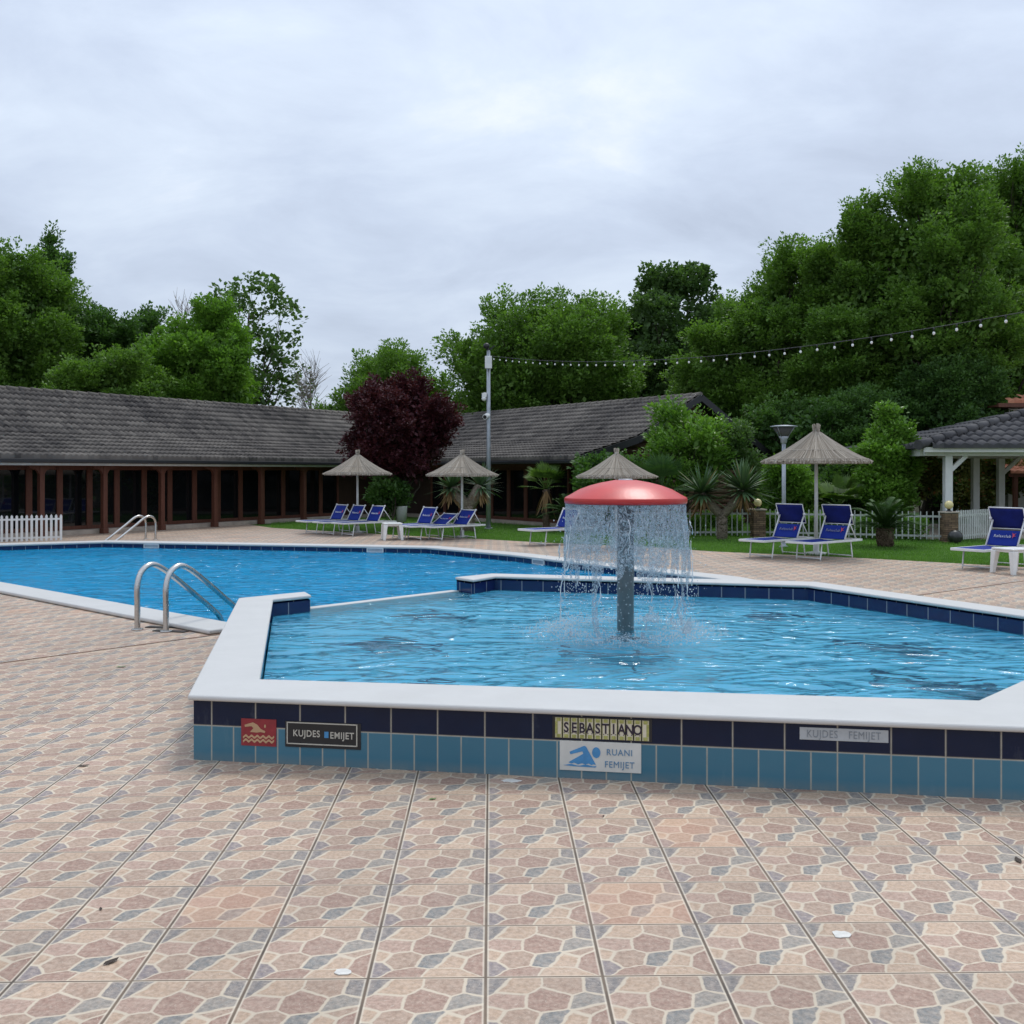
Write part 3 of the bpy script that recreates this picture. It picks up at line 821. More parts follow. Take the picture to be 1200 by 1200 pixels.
mb.build('roof', M_roof, ph_)
mb = MB()
for P, d, n, w, ta, tb in ((E0, dL, nL, wL, -9.0, 22.2), (EM, dM, nM, wM, 0.0, 17.2)):
    t_ = ta
    while t_ < tb:
        a, b = wingpt(P, d, n, t_, w, Z_R + .035), wingpt(P, d, n, t_ + .40, w, Z_R + .02)
        mb.tube([a, b], [0.095, 0.082], 8); t_ += 0.38
mb.uv = {}
mb.build('ridge_cap', M_roof, ph_)
mb = MB()      # gutters and fascia
mb.bar(wingpt(E0, dL, nL, -9, -0.02, Z_E - .07), wingpt(E0, dL, nL, 15.0, -0.02, Z_E - .07), 0.10, 0.10)
mb.bar(wingpt(EM, dM, nM, 0, -0.02, Z_E - .06), wingpt(EM, dM, nM, 10.6, -0.02, Z_E - .06), 0.10, 0.10)
mb.build('gutter', M_gutter, ph_, bevel=0.015)
mb = MB()
mb.bar(wingpt(E0, dL, nL, -9, 0.12, Z_E - .155), wingpt(E0, dL, nL, 15.0, 0.12, Z_E - .155), 0.04, 0.06)
mb.build('fascia', M_offwhite, ph_)
mb = MB()      # soffit + lintel beam
for P, d, n, tb, ta in ((E0, dL, nL, 15.6, -9), (EM, dM, nM, 11.2, 0)):
    b = mb.add([wingpt(P, d, n, ta, 0.0, Z_E - .03), wingpt(P, d, n, tb, 0.0, Z_E - .03), wingpt(P, d, n, tb, 1.6, Z_E + .30), wingpt(P, d, n, ta, 1.6, Z_E + .30)])
    mb.face((b, b + 3, b + 2, b + 1))
    mb.bar(wingpt(P, d, n, ta, 0.42, Z_E - .14), wingpt(P, d, n, tb, 0.42, Z_E - .14), 0.14, 0.12)
    mb.bar(wingpt(P, d, n, ta, 0.98, Z_E - .12), wingpt(P, d, n, tb, 0.98, Z_E - .12), 0.12, 0.18)
mb.build('lintel', M_wood, ph_)
mb = MB()      # wall behind the glass (dark interior back wall and gable)
for P, d, n, ta, tb in ((E0, dL, nL, -9, 16.4), (EM, dM, nM, 0.35, 12)):
    mb.bar(wingpt(P, d, n, ta, 1.12, 1.1), wingpt(P, d, n, tb, 1.12, 1.1), 0.08, 2.3)
mb.build('inner_wall', M_wood_dk, ph_)
mb = MB()
mb.bar(wingpt(E0, dL, nL, -9, 0.86, 0.03), wingpt(E0, dL, nL, 15.8, 0.86, 0.03), 0.55, 0.16)
mb.bar(wingpt(EM, dM, nM, 0.3, 0.90, 0.0), wingpt(EM, dM, nM, 11.5, 0.90, 0.0), 0.55, 0.20)
mb.build('plinth', M_concrete, ph_, bevel=0.01)
# glass doors: frame with pane
FS = 0.98
def bays(P, d, n, pxs, base, top, skip=()):
    Pf = P + n * FS
    ts = [line_t(Pf, d, q) for q in pxs]
    for i, (ta, tb) in enumerate(zip(ts, ts[1:])):
        lo, hi = min(ta, tb), max(ta, tb)
        m = MB(); w = 0.085
        for t_ in (lo + .0, hi - w):
            m.bar(wingpt(Pf, d, n, t_ + w / 2 + .002, 0, base), wingpt(Pf, d, n, t_ + w / 2 + .002, 0, top), w, 0.09, up=(n[0], n[1], 0))
        m.bar(wingpt(Pf, d, n, lo + w, 0, base + .05), wingpt(Pf, d, n, hi - w, 0, base + .05), 0.07, 0.10)
        m.bar(wingpt(Pf, d, n, lo + w, 0, top - .05), wingpt(Pf, d, n, hi - w, 0, top - .05), 0.07, 0.10)
        fr = m.build('glass_door', M_wood, ph_)
        m = MB()
        m.bar(wingpt(Pf, d, n, lo + w, 0, (base + top) / 2), wingpt(Pf, d, n, hi - w, 0, (base + top) / 2), 0.02, top - base - .2)
        off = ph_.location
        pane = m.build('pane', M_glass, ph_); pane.parent = fr
bays(E0, dL, nL, [-95, -48, -6, 33, 69, 104, 136, 168, 198, 227, 255, 281, 307, 331, 353, 375, 396], 0.11, Z_E - .2)
bays(EM, dM, nM, [668, 640, 617, 597, 577, 558, 540, 522, 506], 0.10, Z_E - .2)
Pp = E0 + nL * 0.42
for q in (-130, -34, 48, 122, 189.5, 251.5, 306, 356):
    t_ = line_t(Pp, dL, q)
    m = MB()
    m.bar(wingpt(Pp, dL, nL, t_, 0, 0.0), wingpt(Pp, dL, nL, t_, 0, Z_E - .2), 0.13, 0.13, up=(nL[0], nL[1], 0))
    m.box(wingpt(Pp, dL, nL, t_, 0, 0.07), (0.17, 0.17, 0.14), math.atan2(dL[1], dL[0]))
    po = m.build('post', M_wood, ph_, bevel=0.008)
    m = MB()
    for s in (-1, 1):
        pts = [(0.065, -.42), (0.065, -.2), (.36, -.2), (.32, -.255), (.2, -.27), (.12, -.32)]
        for sgn in (-.045, .045): pass
        b = m.add([wingpt(Pp, dL, nL, t_ + s * a, -.045, Z_E + z) for a, z in pts] + [wingpt(Pp, dL, nL, t_ + s * a, .045, Z_E + z) for a, z in pts])
        k = len(pts)
        m.face(range(b, b + k)); m.face(reversed(range(b + k, b + 2 * k)))
        for j in range(k): m.face((b + j, b + (j + 1) % k, b + k + (j + 1) % k, b + k + j))
    br = m.build('bracket', M_wood, ph_); br.parent = po
# gable end of horizontal logs
mb = MB()
zz = 0.1
def roof_under(s):
    if s < brkM: return Z_E + (Z_B - Z_E) * s / brkM
    if s < wM: return Z_B + (Z_R - Z_B) * (s - brkM) / (wM - brkM)
    return Z_R - 0.555 * (s - wM)
while zz < 3.8:
    ss = [x for x in np.linspace(0.9, wM + 3.3, 120) if roof_under(x) > zz + 0.12]
    if len(ss) > 2: mb.tube([wingpt(EM, dM, nM, 0.42, ss[0], zz), wingpt(EM, dM, nM, 0.42, ss[-1], zz)], 0.088, 8)
    zz += 0.155
mb.build('log_wall', M_log, ph_)
mb = MB()      # barge boards
for (s0, s1) in ((-.05, brkM), (brkM, wM), (wM, wM + 3.65)):
    mb.bar(wingpt(EM, dM, nM, -.02, s0, roof_under(max(s0, 0)) - .05), wingpt(EM, dM, nM, -.02, s1, roof_under(s1) - .05), 0.05, 0.2)
    mb.bar(wingpt(EM, dM, nM, .25, s0 + .05, roof_under(max(s0, 0)) - .03), wingpt(EM, dM, nM, .25, s1, roof_under(s1) - .03), 0.5, 0.04)
mb.build('barge_board', M_gutter, ph_)
mb = MB(); c = wingpt(EM, dM, nM, 0.25, wM + 2.6, 1.78)
mb.box(c, (0.16, 0.12, 0.16), 0.3); mb.box(c + Vector((0, 0, -.1)), (0.10, 0.08, 0.05), 0.3, mat=1)
mb.build('wall_lamp', [M_white, M_black], ph_)

# ================================================================== gazebo, house behind
gz = thing('gazebo', 'open white timber gazebo with charcoal tiled hip roof', 'gazebo', (12.5, 27.5, 0))
ga = Vector((9.9, 25.0))
mb = MB()
gd, gn = Vector((1, 0.02)).normalized(), Vector((-0.02, 1)).normalized()
roof_faces(mb, ga, gd, gn, [(0, 2.24), (3.2, 3.46)], lambda s: s * 5.0 / 3.2, lambda s: 12.0 - s * .8, period=0.27, course=0.40, amp=0.075, tile=1, lip=0.035, ncell=8)
roof_faces(mb, ga, gn, -gd, [(0, 2.24), (-5.0, 3.46)], lambda s: -s * 3.2 / 5.0, lambda s: 6.4 + s * 3.2 / 5.0, period=0.27, course=0.55, amp=0.075, tile=1, lip=0.035)
mb.build('roof', M_gaz_roof, gz)
mb = MB(); a, b = Vector((9.82, 24.95, 2.30)), Vector((14.9, 28.25, 3.54)); k = 13
for i in range(k): mb.tube([a.lerp(b, i / k), a.lerp(b, (i + 1.12) / k)], [0.125, 0.10], 10)
mb.uv = {}
mb.build('hip_tile', M_gaz_roof, gz)
mb = MB()
mb.bar((10.15, 25.42, 2.13), (21.5, 25.65, 2.13), 0.14, 0.17); mb.bar((10.15, 25.5, 2.13), (10.35, 30.6, 2.13), 0.14, 0.17); mb.bar((10.3, 30.5, 2.13), (21.5, 30.6, 2.13), 0.14, 0.17)
mb.bar((10.0, 25.08, 2.19), (21.9, 25.3, 2.19), 0.03, 0.12)
b_ = mb.add([(10.0, 25.1, 2.235), (21.9, 25.3, 2.235), (21.9, 31, 2.235), (10.0, 31, 2.235)]); mb.face((b_, b_ + 3, b_ + 2, b_ + 1))
mb.build('beam', M_white, gz)
for px, D in ((1110.5, 25.5), (1142.8, 29.6), (1172.5, 30.3), (1262, 25.6)):
    p = V(px, 600, D); m = MB()
    m.box((p.x, p.y, 1.02), (0.185, 0.185, 2.05)); m.box((p.x, p.y, 0.06), (0.24, 0.24, 0.12))
    po = m.build('column', M_white, gz, bevel=0.012)
    if D < 26:
        m = MB(); m.bar((p.x + .08, p.y, 1.70), (p.x + .46, p.y, 2.06), 0.10, 0.10); q = m.build('brace', M_white, gz); q.parent = po
    if px == 1172.5:
        m = MB(); m.bar((p.x + .08, p.y, 1.62), (p.x + .55, p.y, 2.06), 0.10, 0.10); q = m.build('brace', M_white, gz); q.parent = po
mb = MB(); mb.prism([(10.1, 25.2), (22, 25.4), (22, 31), (10.1, 31)], -0.01, 0.09); mb.build('platform', M_concrete, gz, bevel=0.01)

hs = thing('house', 'cream house with terracotta tiled roofs glimpsed behind the gazebo', 'house', (20, 35, 0))
mb = MB(); mb.prism([(16.1, 33.5), (27, 33.5), (27, 39), (16.1, 39)], 0, 3.7); mb.build('wall', M_cream, hs)
mb = MB()
roof_faces(mb, Vector((15.35, 32.6)), Vector((1, 0)), Vector((0, 1)), [(0, 3.84), (3.4, 5.1)], lambda s: s * 1.75, lambda s: 12 - s, 0.24, 0.36, 0.06, 1, 0.03, 6)
mb.build('roof', M_red_roof, hs)
mb = MB(); mb.bar((15.35, 32.62, 3.76), (27.3, 32.62, 3.76), 0.10, 0.12); mb.prism([(15.4, 32.7), (27, 32.7), (27, 39.4), (15.4, 39.4)], 3.72, 3.78); mb.build('soffit', M_wood, hs)
mb = MB()
roof_faces(mb, Vector((15.2, 31.5)), Vector((1, 0)), Vector((0, 1)), [(0, 1.62), (1.9, 2.1)], lambda s: 0, lambda s: 10, 0.24, 0.36, 0.05, 1, 0.03, 6)
mb.build('porch_roof', M_red_roof, hs)
mb = MB(); mb.bar((15.2, 31.56, 1.55), (25.2, 31.56, 1.55), 0.1, 0.1); mb.build('porch_beam', M_wood, hs)
for x_ in (15.4, 18.2, 21.0):
    mb = MB(); mb.box((x_, 31.6, .75), (.12, .12, 1.5)); mb.build('porch_post', M_wood, hs)
mb = MB(); mb.box((18.0, 33.47, 2.75), (1.0, .06, 0.9)); mb.build('window', M_glass, hs)

# ================================================================== fences, pillars, lamps
def picket_fence(name, a, b, z0, z1, spacing, pw, mat, label, cat, group=None, rails=(0.12, 0.82), pointed=False, pt=0.02):
    a, b = Vector(a), Vector(b)
    t = thing(name, label, cat, (a.x, a.y, 0), 0, group)
    L = (b - a).length; d = (b - a) / L; ang = math.atan2(d.y, d.x)
    n = int(L / spacing)
    m = MB()
    for i in range(n + 1):
        p = a + d * (i * spacing + 0.0)
        h = z1 - z0
        if pointed:
            cs, sn_ = math.cos(ang), math.sin(ang)
            pr = [(-pw / 2, 0), (pw / 2, 0), (pw / 2, h - pw * .7), (0, h + random.uniform(-.01, .01)), (-pw / 2, h - pw * .7)]
            b0 = m.add([(p.x + x * cs + pt / 2 * sn_, p.y + x * sn_ - pt / 2 * cs, z0 + z) for x, z in pr] + [(p.x + x * cs - pt / 2 * sn_, p.y + x * sn_ + pt / 2 * cs, z0 + z) for x, z in pr])
            m.face((b0, b0 + 1, b0 + 2, b0 + 3, b0 + 4)); m.face((b0 + 9, b0 + 8, b0 + 7, b0 + 6, b0 + 5))
            for j in range(5): m.face((b0 + j, b0 + 5 + j, b0 + 5 + (j + 1) % 5, b0 + (j + 1) % 5))
        else:
            m.box((p.x, p.y, (z0 + z1) / 2), (pw, pt, z1 - z0), ang)
    m.build('picket', mat, t)
    for r in rails:
        m = MB(); off = Vector((-d.y, d.x)) * (pt / 2 + .014)
        z = z0 + (z1 - z0) * r
        m.bar((a.x + off.x, a.y + off.y, z), (b.x + off.x, b.y + off.y, z), 0.028, 0.045)
        m.build('rail', mat, t)
    return t
PL, PR = G(888, 630), G(1112, 635.5)
FA = G(740, 631)
GF = 'metal bar fence sections along the lawn'
picket_fence('metal_fence', (FA.x, FA.y), (PL.x - .17, PL.y), 0.06, 0.72, 0.135, 0.026, M_fence, 'pale metal bar fence left of the stone pillar behind the yucca', 'fence', GF)
picket_fence('metal_fence', (PL.x + .17, PL.y - .01), (PR.x - .17, PR.y + .02), 0.06, 0.72, 0.135, 0.026, M_fence, 'pale metal bar fence running between the two stone pillars', 'fence', GF)
e_ = V(1163, 600, 25.5)
picket_fence('wooden_fence', (PR.x + .2, PR.y + .05), (e_.x, e_.y), 0.05, 0.74, 0.115, 0.045, M_offwhite, 'weathered white slat fence beneath the gazebo', 'fence')
a_, b_2 = G(-40, 636), G(72, 633)
GW = 'white picket panels by the pool house'
picket_fence('picket_fence', (a_.x, a_.y), (b_2.x, b_2.y), 0.0, 0.63, 0.107, 0.055, M_white, 'white wooden picket panel standing nearest the pool edge', 'fence', GW, pointed=True)
a2, b2 = G(-40, 629), G(63, 626.5)
picket_fence('picket_fence', (a2.x, a2.y), (b2.x, b2.y), 0.0, 0.60, 0.107, 0.055, M_white, 'white wooden picket panel standing behind the other near the glass doors', 'fence', GW, pointed=True)
for p, lab, rz in ((PL, 'stacked stone fence pillar between two runs of metal fence', 0.1), (PR, 'stacked stone fence pillar in front of the gazebo', 0.06)):
    t = thing('stone_pillar', lab, 'pillar', (p.x, p.y, 0), rz, 'stone pillars of the fence')
    m = MB(); m.box((0, 0, .34), (0.31, 0.31, 0.70)); m.build('shaft', M_stone, t, False, bevel=0.006)
    m = MB(); m.box((0, 0, .705), (0.36, 0.36, 0.035)); m.build('cap', M_concrete, t, False, bevel=0.006)
    l = thing('globe_lamp', 'cream globe lamp on the ' + ('pillar between two runs of metal fence' if p is PL else 'pillar in front of the gazebo'), 'lamp', (p.x, p.y, 0.722), 0, 'globe lamps on the pillars')
    m = MB(); m.lathe([(0.0, 0), (.065, 0), (.065, .015), (.035, .03), (.035, .075), (0, .075)], 14); m.build('base', M_black, l, False)
    m = MB(); m.sphere((0, 0, .155), .1, 20, 12); m.build('globe', M_globe, l, False)
# dark round stone at the foot of the right pillar
p = G(1119.5, 637)
m = MB(); m.sphere((p.x, p.y, 0.15), 0.17, 18, 12, sq=(1, .95, .95))
tag(m.build('garden_ball', plain('dark glazed ball', (0.03, 0.03, 0.028), 0.35, var=0.5, scale=9)), 'dark round ball on the grass at the foot of the right stone pillar', 'ball')

# lamp post
p = V(918.5, 600, 22.6)
t = thing('lamp_post', 'grey garden lamp post with wide conical lamp head', 'street lamp', (p.x, p.y, 0))
m = MB(); m.tube([(0, 0, 0), (0, 0, 2.30)], [0.05, 0.042], 12); m.lathe([(0, 0), (.1, 0), (.1, .02), (.05, .05), (.05, .12)], 12); m.build('pole', M_galv, t, False)
m = MB(); m.lathe([(.04, 2.26), (.07, 2.30), (.075, 2.36), (.11, 2.42), (.10, 2.43), (0.0, 2.43)], 16); m.build('collar', M_galv, t, False)
m = MB(); m.lathe([(0.10, 2.43), (.25, 2.63), (.10, 2.64)], 20); m.build('diffuser', plain('frosted glass', (0.07, 0.07, 0.065), 0.75), t, False)
m = MB(); m.lathe([(.25, 2.63), (.295, 2.635), (.295, 2.65), (.2, 2.665), (.06, 2.675), (0, 2.675)], 24)
for k in range(4):
    a = math.pi / 4 + k * math.pi / 2; m.tube([(.11 * math.cos(a), .11 * math.sin(a), 2.42), (.265 * math.cos(a), .265 * math.sin(a), 2.64)], .008, 5)
m.build('shade', M_galv, t, False)

# camera mast
p = G(572.5, 620)
mast = thing('camera_mast', 'tall grey mast carrying a white box and security cameras', 'mast', (p.x, p.y, 0))
m = MB(); m.tube([(0, 0, 0), (0, 0, 2.6), (0, 0, 5.15)], [0.07, 0.06, 0.05], 12); m.box((0, 0, .02), (.22, .22, .04)); m.build('pole', M_galv, mast, False)
m = MB(); m.box((0, -.10, 4.80), (0.20, 0.12, 0.36)); m.build('equipment_box', M_white, mast, False, bevel=0.015)
m = MB(); m.tube([(-.02, -.06, 3.28), (-.10, -.25, 3.22)], .075, 12); m.tube([(0, 0, 3.3), (-.03, -.08, 3.28)], .03, 8); m.tube([(-.10, -.25, 3.22), (-.102, -.256, 3.218)], .055, 12, mat=1); m.build('security_camera', [M_white, M_black], mast, False)
m = MB(); m.box((-.12, -.05, 3.86), (.14, .12, .12)); m.sphere((-.13, -.06, 3.76), .07, 12, 8); m.bar((0, 0, 3.92), (-.14, -.05, 3.92), .04, .03); m.build('security_camera', M_white, mast, False, bevel=0.005)
m = MB(); m.sphere((-.06, -.03, 5.28), .09, 12, 8); m.tube([(0, 0, 5.1), (-.02, -.01, 5.22)], .03, 8); m.bar((0, 0, 5.15), (.18, 0, 5.30), .03, .03); m.build('floodlight', M_black, mast, False)

# festoon lights from the mast
A_ = Vector((p.x + .05, p.y, 5.0)); B_ = V(1330, 341, 12.6)
def fest(s):
    q = A_.lerp(B_, s); q.z -= 4 * 0.45 * s * (1 - s); return q
st = thing('string_light', 'festoon cable of small white bulbs slung from the mast across the trees', 'string lights', tuple(A_))
m = MB(); m.tube([fest(i / 60) for i in range(61)], 0.006, 6); m.build('cable', M_black, st)
bm_ = MB(); bm_.tube([(0, 0, 0), (0, 0, -.05)], .014, 8, mat=1); bm_.sphere((0, 0, -.085), .021, 10, 8, sq=(1, 1, 1.2))
bme = bm_.mesh('bulb', [plain('opal bulb glass', (0.80, 0.80, 0.76), 0.25), M_black])
nb = 46
for i in range(nb):
    q = fest((i + .6) / nb)
    o = bpy.data.objects.new('bulb', bme); col.objects.link(o); o.parent = st; o.location = q - A_

# ================================================================== ladders
def ladder(label, foot, direc, rails_sep, prof, r):
    d = Vector((direc[0], direc[1])).normalized(); sdv = Vector((d.y, -d.x))
    t = thing('pool_ladder', label, 'pool ladder', (foot[0], foot[1], 0), 0, 'steel pool ladders')
    for k in (0, 1):
        o_ = sdv * rails_sep * k
        m = MB(); pts = [(d.x * s + o_.x, d.y * s + o_.y, z) for s, z in prof]
        m.tube(pts, r, 12)
        m.tube([(o_.x, o_.y, 0.0), (o_.x, o_.y, 0.012)], r * 2.0, 14)
        m.build('handrail', M_steel, t, False)
    for (s, z) in ((1.43, -0.32), (1.45, -0.6), (1.45, -0.88)):
        m = MB(); c_ = d * s + sdv * rails_sep / 2
        m.box((c_.x, c_.y, z), (0.09, rails_sep, 0.03), math.atan2(d.y, d.x)); m.build('tread', M_steel, t, False)
def smooth_prof(pts, n=6):
    out = []
    P = [pts[0]] + list(pts) + [pts[-1]]
    for i in range(1, len(P) - 2):
        for k in range(n):
            u = k / n
            out.append(tuple(0.5 * ((2 * P[i][j]) + (-P[i - 1][j] + P[i + 1][j]) * u + (2 * P[i - 1][j] - 5 * P[i][j] + 4 * P[i + 1][j] - P[i + 2][j]) * u * u + (-P[i - 1][j] + 3 * P[i][j] - 3 * P[i + 1][j] + P[i + 2][j]) * u ** 3) for j in (0, 1)))
    out.append(pts[-1]); return out
prof = smooth_prof([(0, 0), (0, .25), (0, .46), (.06, .60), (.20, .665), (.36, .62), (.60, .48), (1.0, .22), (1.24, .06), (1.38, -.06), (1.43, -.25), (1.45, -.95)])
f1 = G(161, 738)
ladder('steel pool ladder on the deck beside the raised paddling pool', (f1.x, f1.y), (0.52, 1.33), 0.37, prof, 0.030)
f2 = G(166, 632.5)
profb = smooth_prof([(0, 0), (0, .25), (0, .42), (.06, .53), (.20, .575), (.36, .53), (.60, .38), (1.0, .14), (1.24, .0), (1.38, -.12), (1.43, -.25), (1.45, -.95)])
ladder('steel pool ladder at the far edge in front of the glass doors', (f2.x + .32, f2.y + .05), (-0.50, -0.9), 0.34, profb, 0.028)
# rusty drain strips by the near ladder
t0 = G(205, 737)
dg_ = thing('drain_grate', 'dark rusty drain strips let into the deck beside the ladder', 'drain', (t0.x, t0.y, 0))
ang = math.atan2(.664, -.747)
for (px, py, L) in ((200, 740.0, .30), (222, 736.3, .34), (186, 735.5, .22)):
    q = G(px, py); m = MB(); m.box((q.x, q.y, 0.005), (L * 1.25, 0.095, 0.008), math.atan2(-.28, .95))
    m.build('strip', M_iron, dg_)

# ================================================================== signs on the tiled wall
W0, W1 = Vector((-1.825, 5.92)), Vector((2.655, 5.172))
wd = (W1 - W0).normalized(); WANG = math.atan2(wd.y, wd.x); wn_ = Vector((wd.y, -wd.x))
def wall_at(px, py):
    t_ = line_t(W0, wd, px); q = W0 + wd * t_
    return t_, HC - (py - HY) * q.y / F
def sign(name, label, x0, x1, ytop_l, ybot_l, group=None, cat='sign', off=0.004):
    ta, zt = wall_at(x0, ytop_l); tb, _ = wall_at(x1, ytop_l); _, zb = wall_at(x0, ybot_l)
    zt -= .010; zb -= .010; c = W0 + wd * ((ta + tb) / 2); c = c + wn_ * off
    t = thing(name, label, cat, (c.x, c.y, (zt + zb) / 2), WANG, group)
    return t, tb - ta, zt - zb
def xz_poly(mb, pts, y, mat=0, depth=0.0015):
    """polygon in the local x-z plane facing -y, with thickness"""
    k = len(pts)
    tr = tessellate_polygon([[Vector((a, b, 0)) for a, b in pts]])
    b0 = mb.add([(a, y, b) for a, b in pts]); b1 = mb.add([(a, y + depth, b) for a, b in pts])
    for q in tr:
        A, B, C_ = (pts[i] for i in q)
        cr_ = (B[0] - A[0]) * (C_[1] - A[1]) - (B[1] - A[1]) * (C_[0] - A[0])
        mb.face([b0 + i for i in (q if cr_ > 0 else tuple(reversed(q)))], mat)
    for i in range(k): mb.face((b0 + i, b0 + (i + 1) % k, b1 + (i + 1) % k, b1 + i), mat)
M_sg_red = plain('faded red sign', (0.26, 0.022, 0.028), 0.5, var=0.2, scale=20)
M_sg_tan = plain('tan pictogram', (0.50, 0.31, 0.17), 0.6)
M_sg_black = plain('black sign board', (0.014, 0.014, 0.015), 0.4, var=0.3)
M_sg_ink = plain('pale sign lettering', (0.50, 0.47, 0.40), 0.6)
M_sg_white = plain('off white sign board', (0.60, 0.60, 0.56), 0.5, var=0.08, scale=9)
M_sg_blue = plain('blue sign print', (0.06, 0.25, 0.50), 0.5, var=0.15, scale=20)
M_sg_bluetext = plain('slate blue lettering', (0.10, 0.22, 0.36), 0.5)
M_sg_grey = plain('brushed grey plate', (0.42, 0.45, 0.47), 0.4, 0.2, 0.1, 12)
M_sg_greytext = plain('faded grey lettering', (0.21, 0.235, 0.26), 0.6)
M_ceramic = plain('cream glazed letter tile', (0.62, 0.57, 0.44), 0.25)
M_olive = plain('olive glaze', (0.36, 0.36, 0.11), 0.3, var=0.3, scale=60)
M_glaze_ink = plain('dark letter glaze', (0.02, 0.014, 0.03), 0.3)

t, w, h = sign('swimmer_sign', 'small red sign with a tan swimmer over two wavy lines', 283, 324, 839.5, 871)
m = MB(); m.box((0, .002, 0), (w, .004, h)); m.build('plate', M_sg_red, t, False)
m = MB(); sx = lambda x: (x - 250) / 310 * w; sz = lambda y: -(y - 195) / 235 * h
xz_poly(m, [(sx(a), sz(b)) for a, b in [(125, 132), (200, 108), (240, 128), (268, 162), (310, 182), (305, 196), (268, 190), (235, 196), (175, 192), (205, 158), (188, 142), (130, 150)]], -.002)
xz_poly(m, [(sx(307 + 8 * math.cos(a)), sz(137 + 15 * math.sin(a))) for a in np.linspace(2 * math.pi, 0, 10, endpoint=False)], -.002)
for yy in (232, 266):
    top = [(x, yy + 9 * math.cos((x - 112) / 280 * 2 * math.pi * 5.5) - 9) for x in range(112, 394, 6)]
    pts = top + [(x, y + 20) for x, y in reversed(top)]
    xz_poly(m, [(sx(a), sz(b)) for a, b in reversed(pts)], -.002)
m.build('pictogram', M_sg_tan, t, False)

t, w, h = sign('warning_sign', 'black board lettered KUJDES FEMIJET in pale capitals with one letter worn off', 334.5, 423, 842.5, 872.5)
m = MB(); m.box((0, .003, 0), (w, .006, h)); m.build('plate', M_sg_black, t, False)
m = MB(); fw, fh, fo = w * .92, h * .82, h * .045
for (dx, dz, ax, az) in ((0, fh / 2, fw, .006), (0, -fh / 2, fw, .006), (-fw / 2, 0, .006, fh + .006), (fw / 2, 0, .006, fh + .006)):
    m.box((dx - w * .01, -.002, dz + fo), (ax, .003, az))
m.build('border', M_sg_ink, t, False)
m = MB(); text_mb(m, 'KUJDES', h * .36, (-w * .215, -.001, fo * .8), sx=.86, bold=.0007); m.build('lettering', M_sg_ink, t, False); m = MB(); text_mb(m, 'EMIJET', h * .36, (w * .255, -.001, fo * .1), sx=.86, bold=.0007); m.build('lettering', M_sg_ink, t, False)
m = MB(); m.box((w * .05, -.001, fo * .6), (w * .055, .002, h * .24)); m.build('worn_patch', M_sg_blue, t, False)

t, w, h = sign('tile_name_sign', 'row of small ceramic letter tiles reading SEBASTIANO with olive borders', 647.5, 764, 836.5, 862.5, off=.003)
m = MB(); m.box((0, .002, 0), (w, .004, h)); m.build('backing', M_sg_black, t, False)
n_ = 12; tw = w * .955 / n_
for i, ch in enumerate(' SEBASTIANO '):
    x = -w * .4775 + tw * (i + .5); ww = tw * .86
    m = MB(); m.box((x, -.0025, 0), (ww, .005, h * .90)); o = m.build('letter_tile', M_ceramic, t, False)
    m = MB()
    for dz in (-1, 1):
        m.box((x, -.0058, dz * h * .365), (ww * .62, .002, h * .15)); 
    for dx in (-1, 1): m.box((x + dx * ww * .47, -.0056, 0), (ww * .05, .0015, h * .88))
    if ch == ' ':
        m.box((x + (-1 if i == 0 else 1) * ww * .3, -.0058, 0), (ww * .35, .002, h * .55))
    q = m.build('olive_border', M_olive, t, False); q.parent = o
    if ch != ' ':
        m = MB(); text_mb(m, ch, h * .62, (x, -.006, 0), sx=.80, bold=.0016)
        for dx in (-.3, .3): m.box((x + ww * dx * 1.0, -.006, h * -.225), (ww * .16, .002, h * .03))
        q = m.build('letter', M_glaze_ink, t, False); q.parent = o

t, w, h = sign('pool_sign', 'white sign reading RUANI FEMIJET beside a blue swimmer pictogram', 656, 751.5, 865, 899.5, off=.006)
m = MB(); m.box((0, .003, 0), (w, .006, h)); m.build('plate', M_sg_white, t, False, bevel=.0015)
sx = lambda x: (x - 590) / 880 * w; sz = lambda y: -(y - 505) / 330 * h
m = MB()
body = [(258, 462), (418, 390), (438, 398), (545, 598), (520, 590), (495, 600), (465, 585), (430, 598), (395, 585), (350, 600), (310, 582), (280, 592), (246, 580), (408, 478), (398, 452), (268, 490)]
xz_poly(m, [(sx(a), sz(b)) for a, b in reversed(body)], -.002)
xz_poly(m, [(sx(548 + 45 * math.cos(a)), sz(460 + 60 * math.sin(a))) for a in np.linspace(2 * math.pi, 0, 20, endpoint=False)], -.002)
wv_ = [(x, 606 + 7 * math.cos((x - 190) / 26)) for x in range(190, 552, 6)]
xz_poly(m, [(sx(a), sz(b)) for a, b in reversed(wv_ + [(540, 626), (300, 622)])], -.002)
m.build('pictogram', M_sg_blue, t, False)
m = MB(); text_mb(m, 'RUANI', h * .30, (sx(797), -.0015, sz(452)), sx=.92, bold=.0); m.build('lettering', M_sg_bluetext, t, False); m = MB(); text_mb(m, 'FEMIJET', h * .30, (sx(797), -.0015, sz(588)), sx=.92, bold=.0); m.build('lettering', M_sg_bluetext, t, False)

t, w, h = sign('warning_sign', 'narrow grey metal strip with faint KUJDES FEMIJET lettering', 937, 1041, 849.5, 864)
m = MB(); m.box((0, .002, 0), (w, .004, h)); m.build('plate', M_sg_grey, t, False, bevel=.001)
m = MB(); text_mb(m, 'KUJDES', h * .86, (-w * .245, -.0012, -.001), sx=.80, bold=-.0004); m.build('lettering', M_sg_greytext, t, False); m = MB(); text_mb(m, 'FEMIJET', h * .86, (w * .235, -.0012, -.001), sx=.80, bold=-.0004); m.build('lettering', M_sg_greytext, t, False)

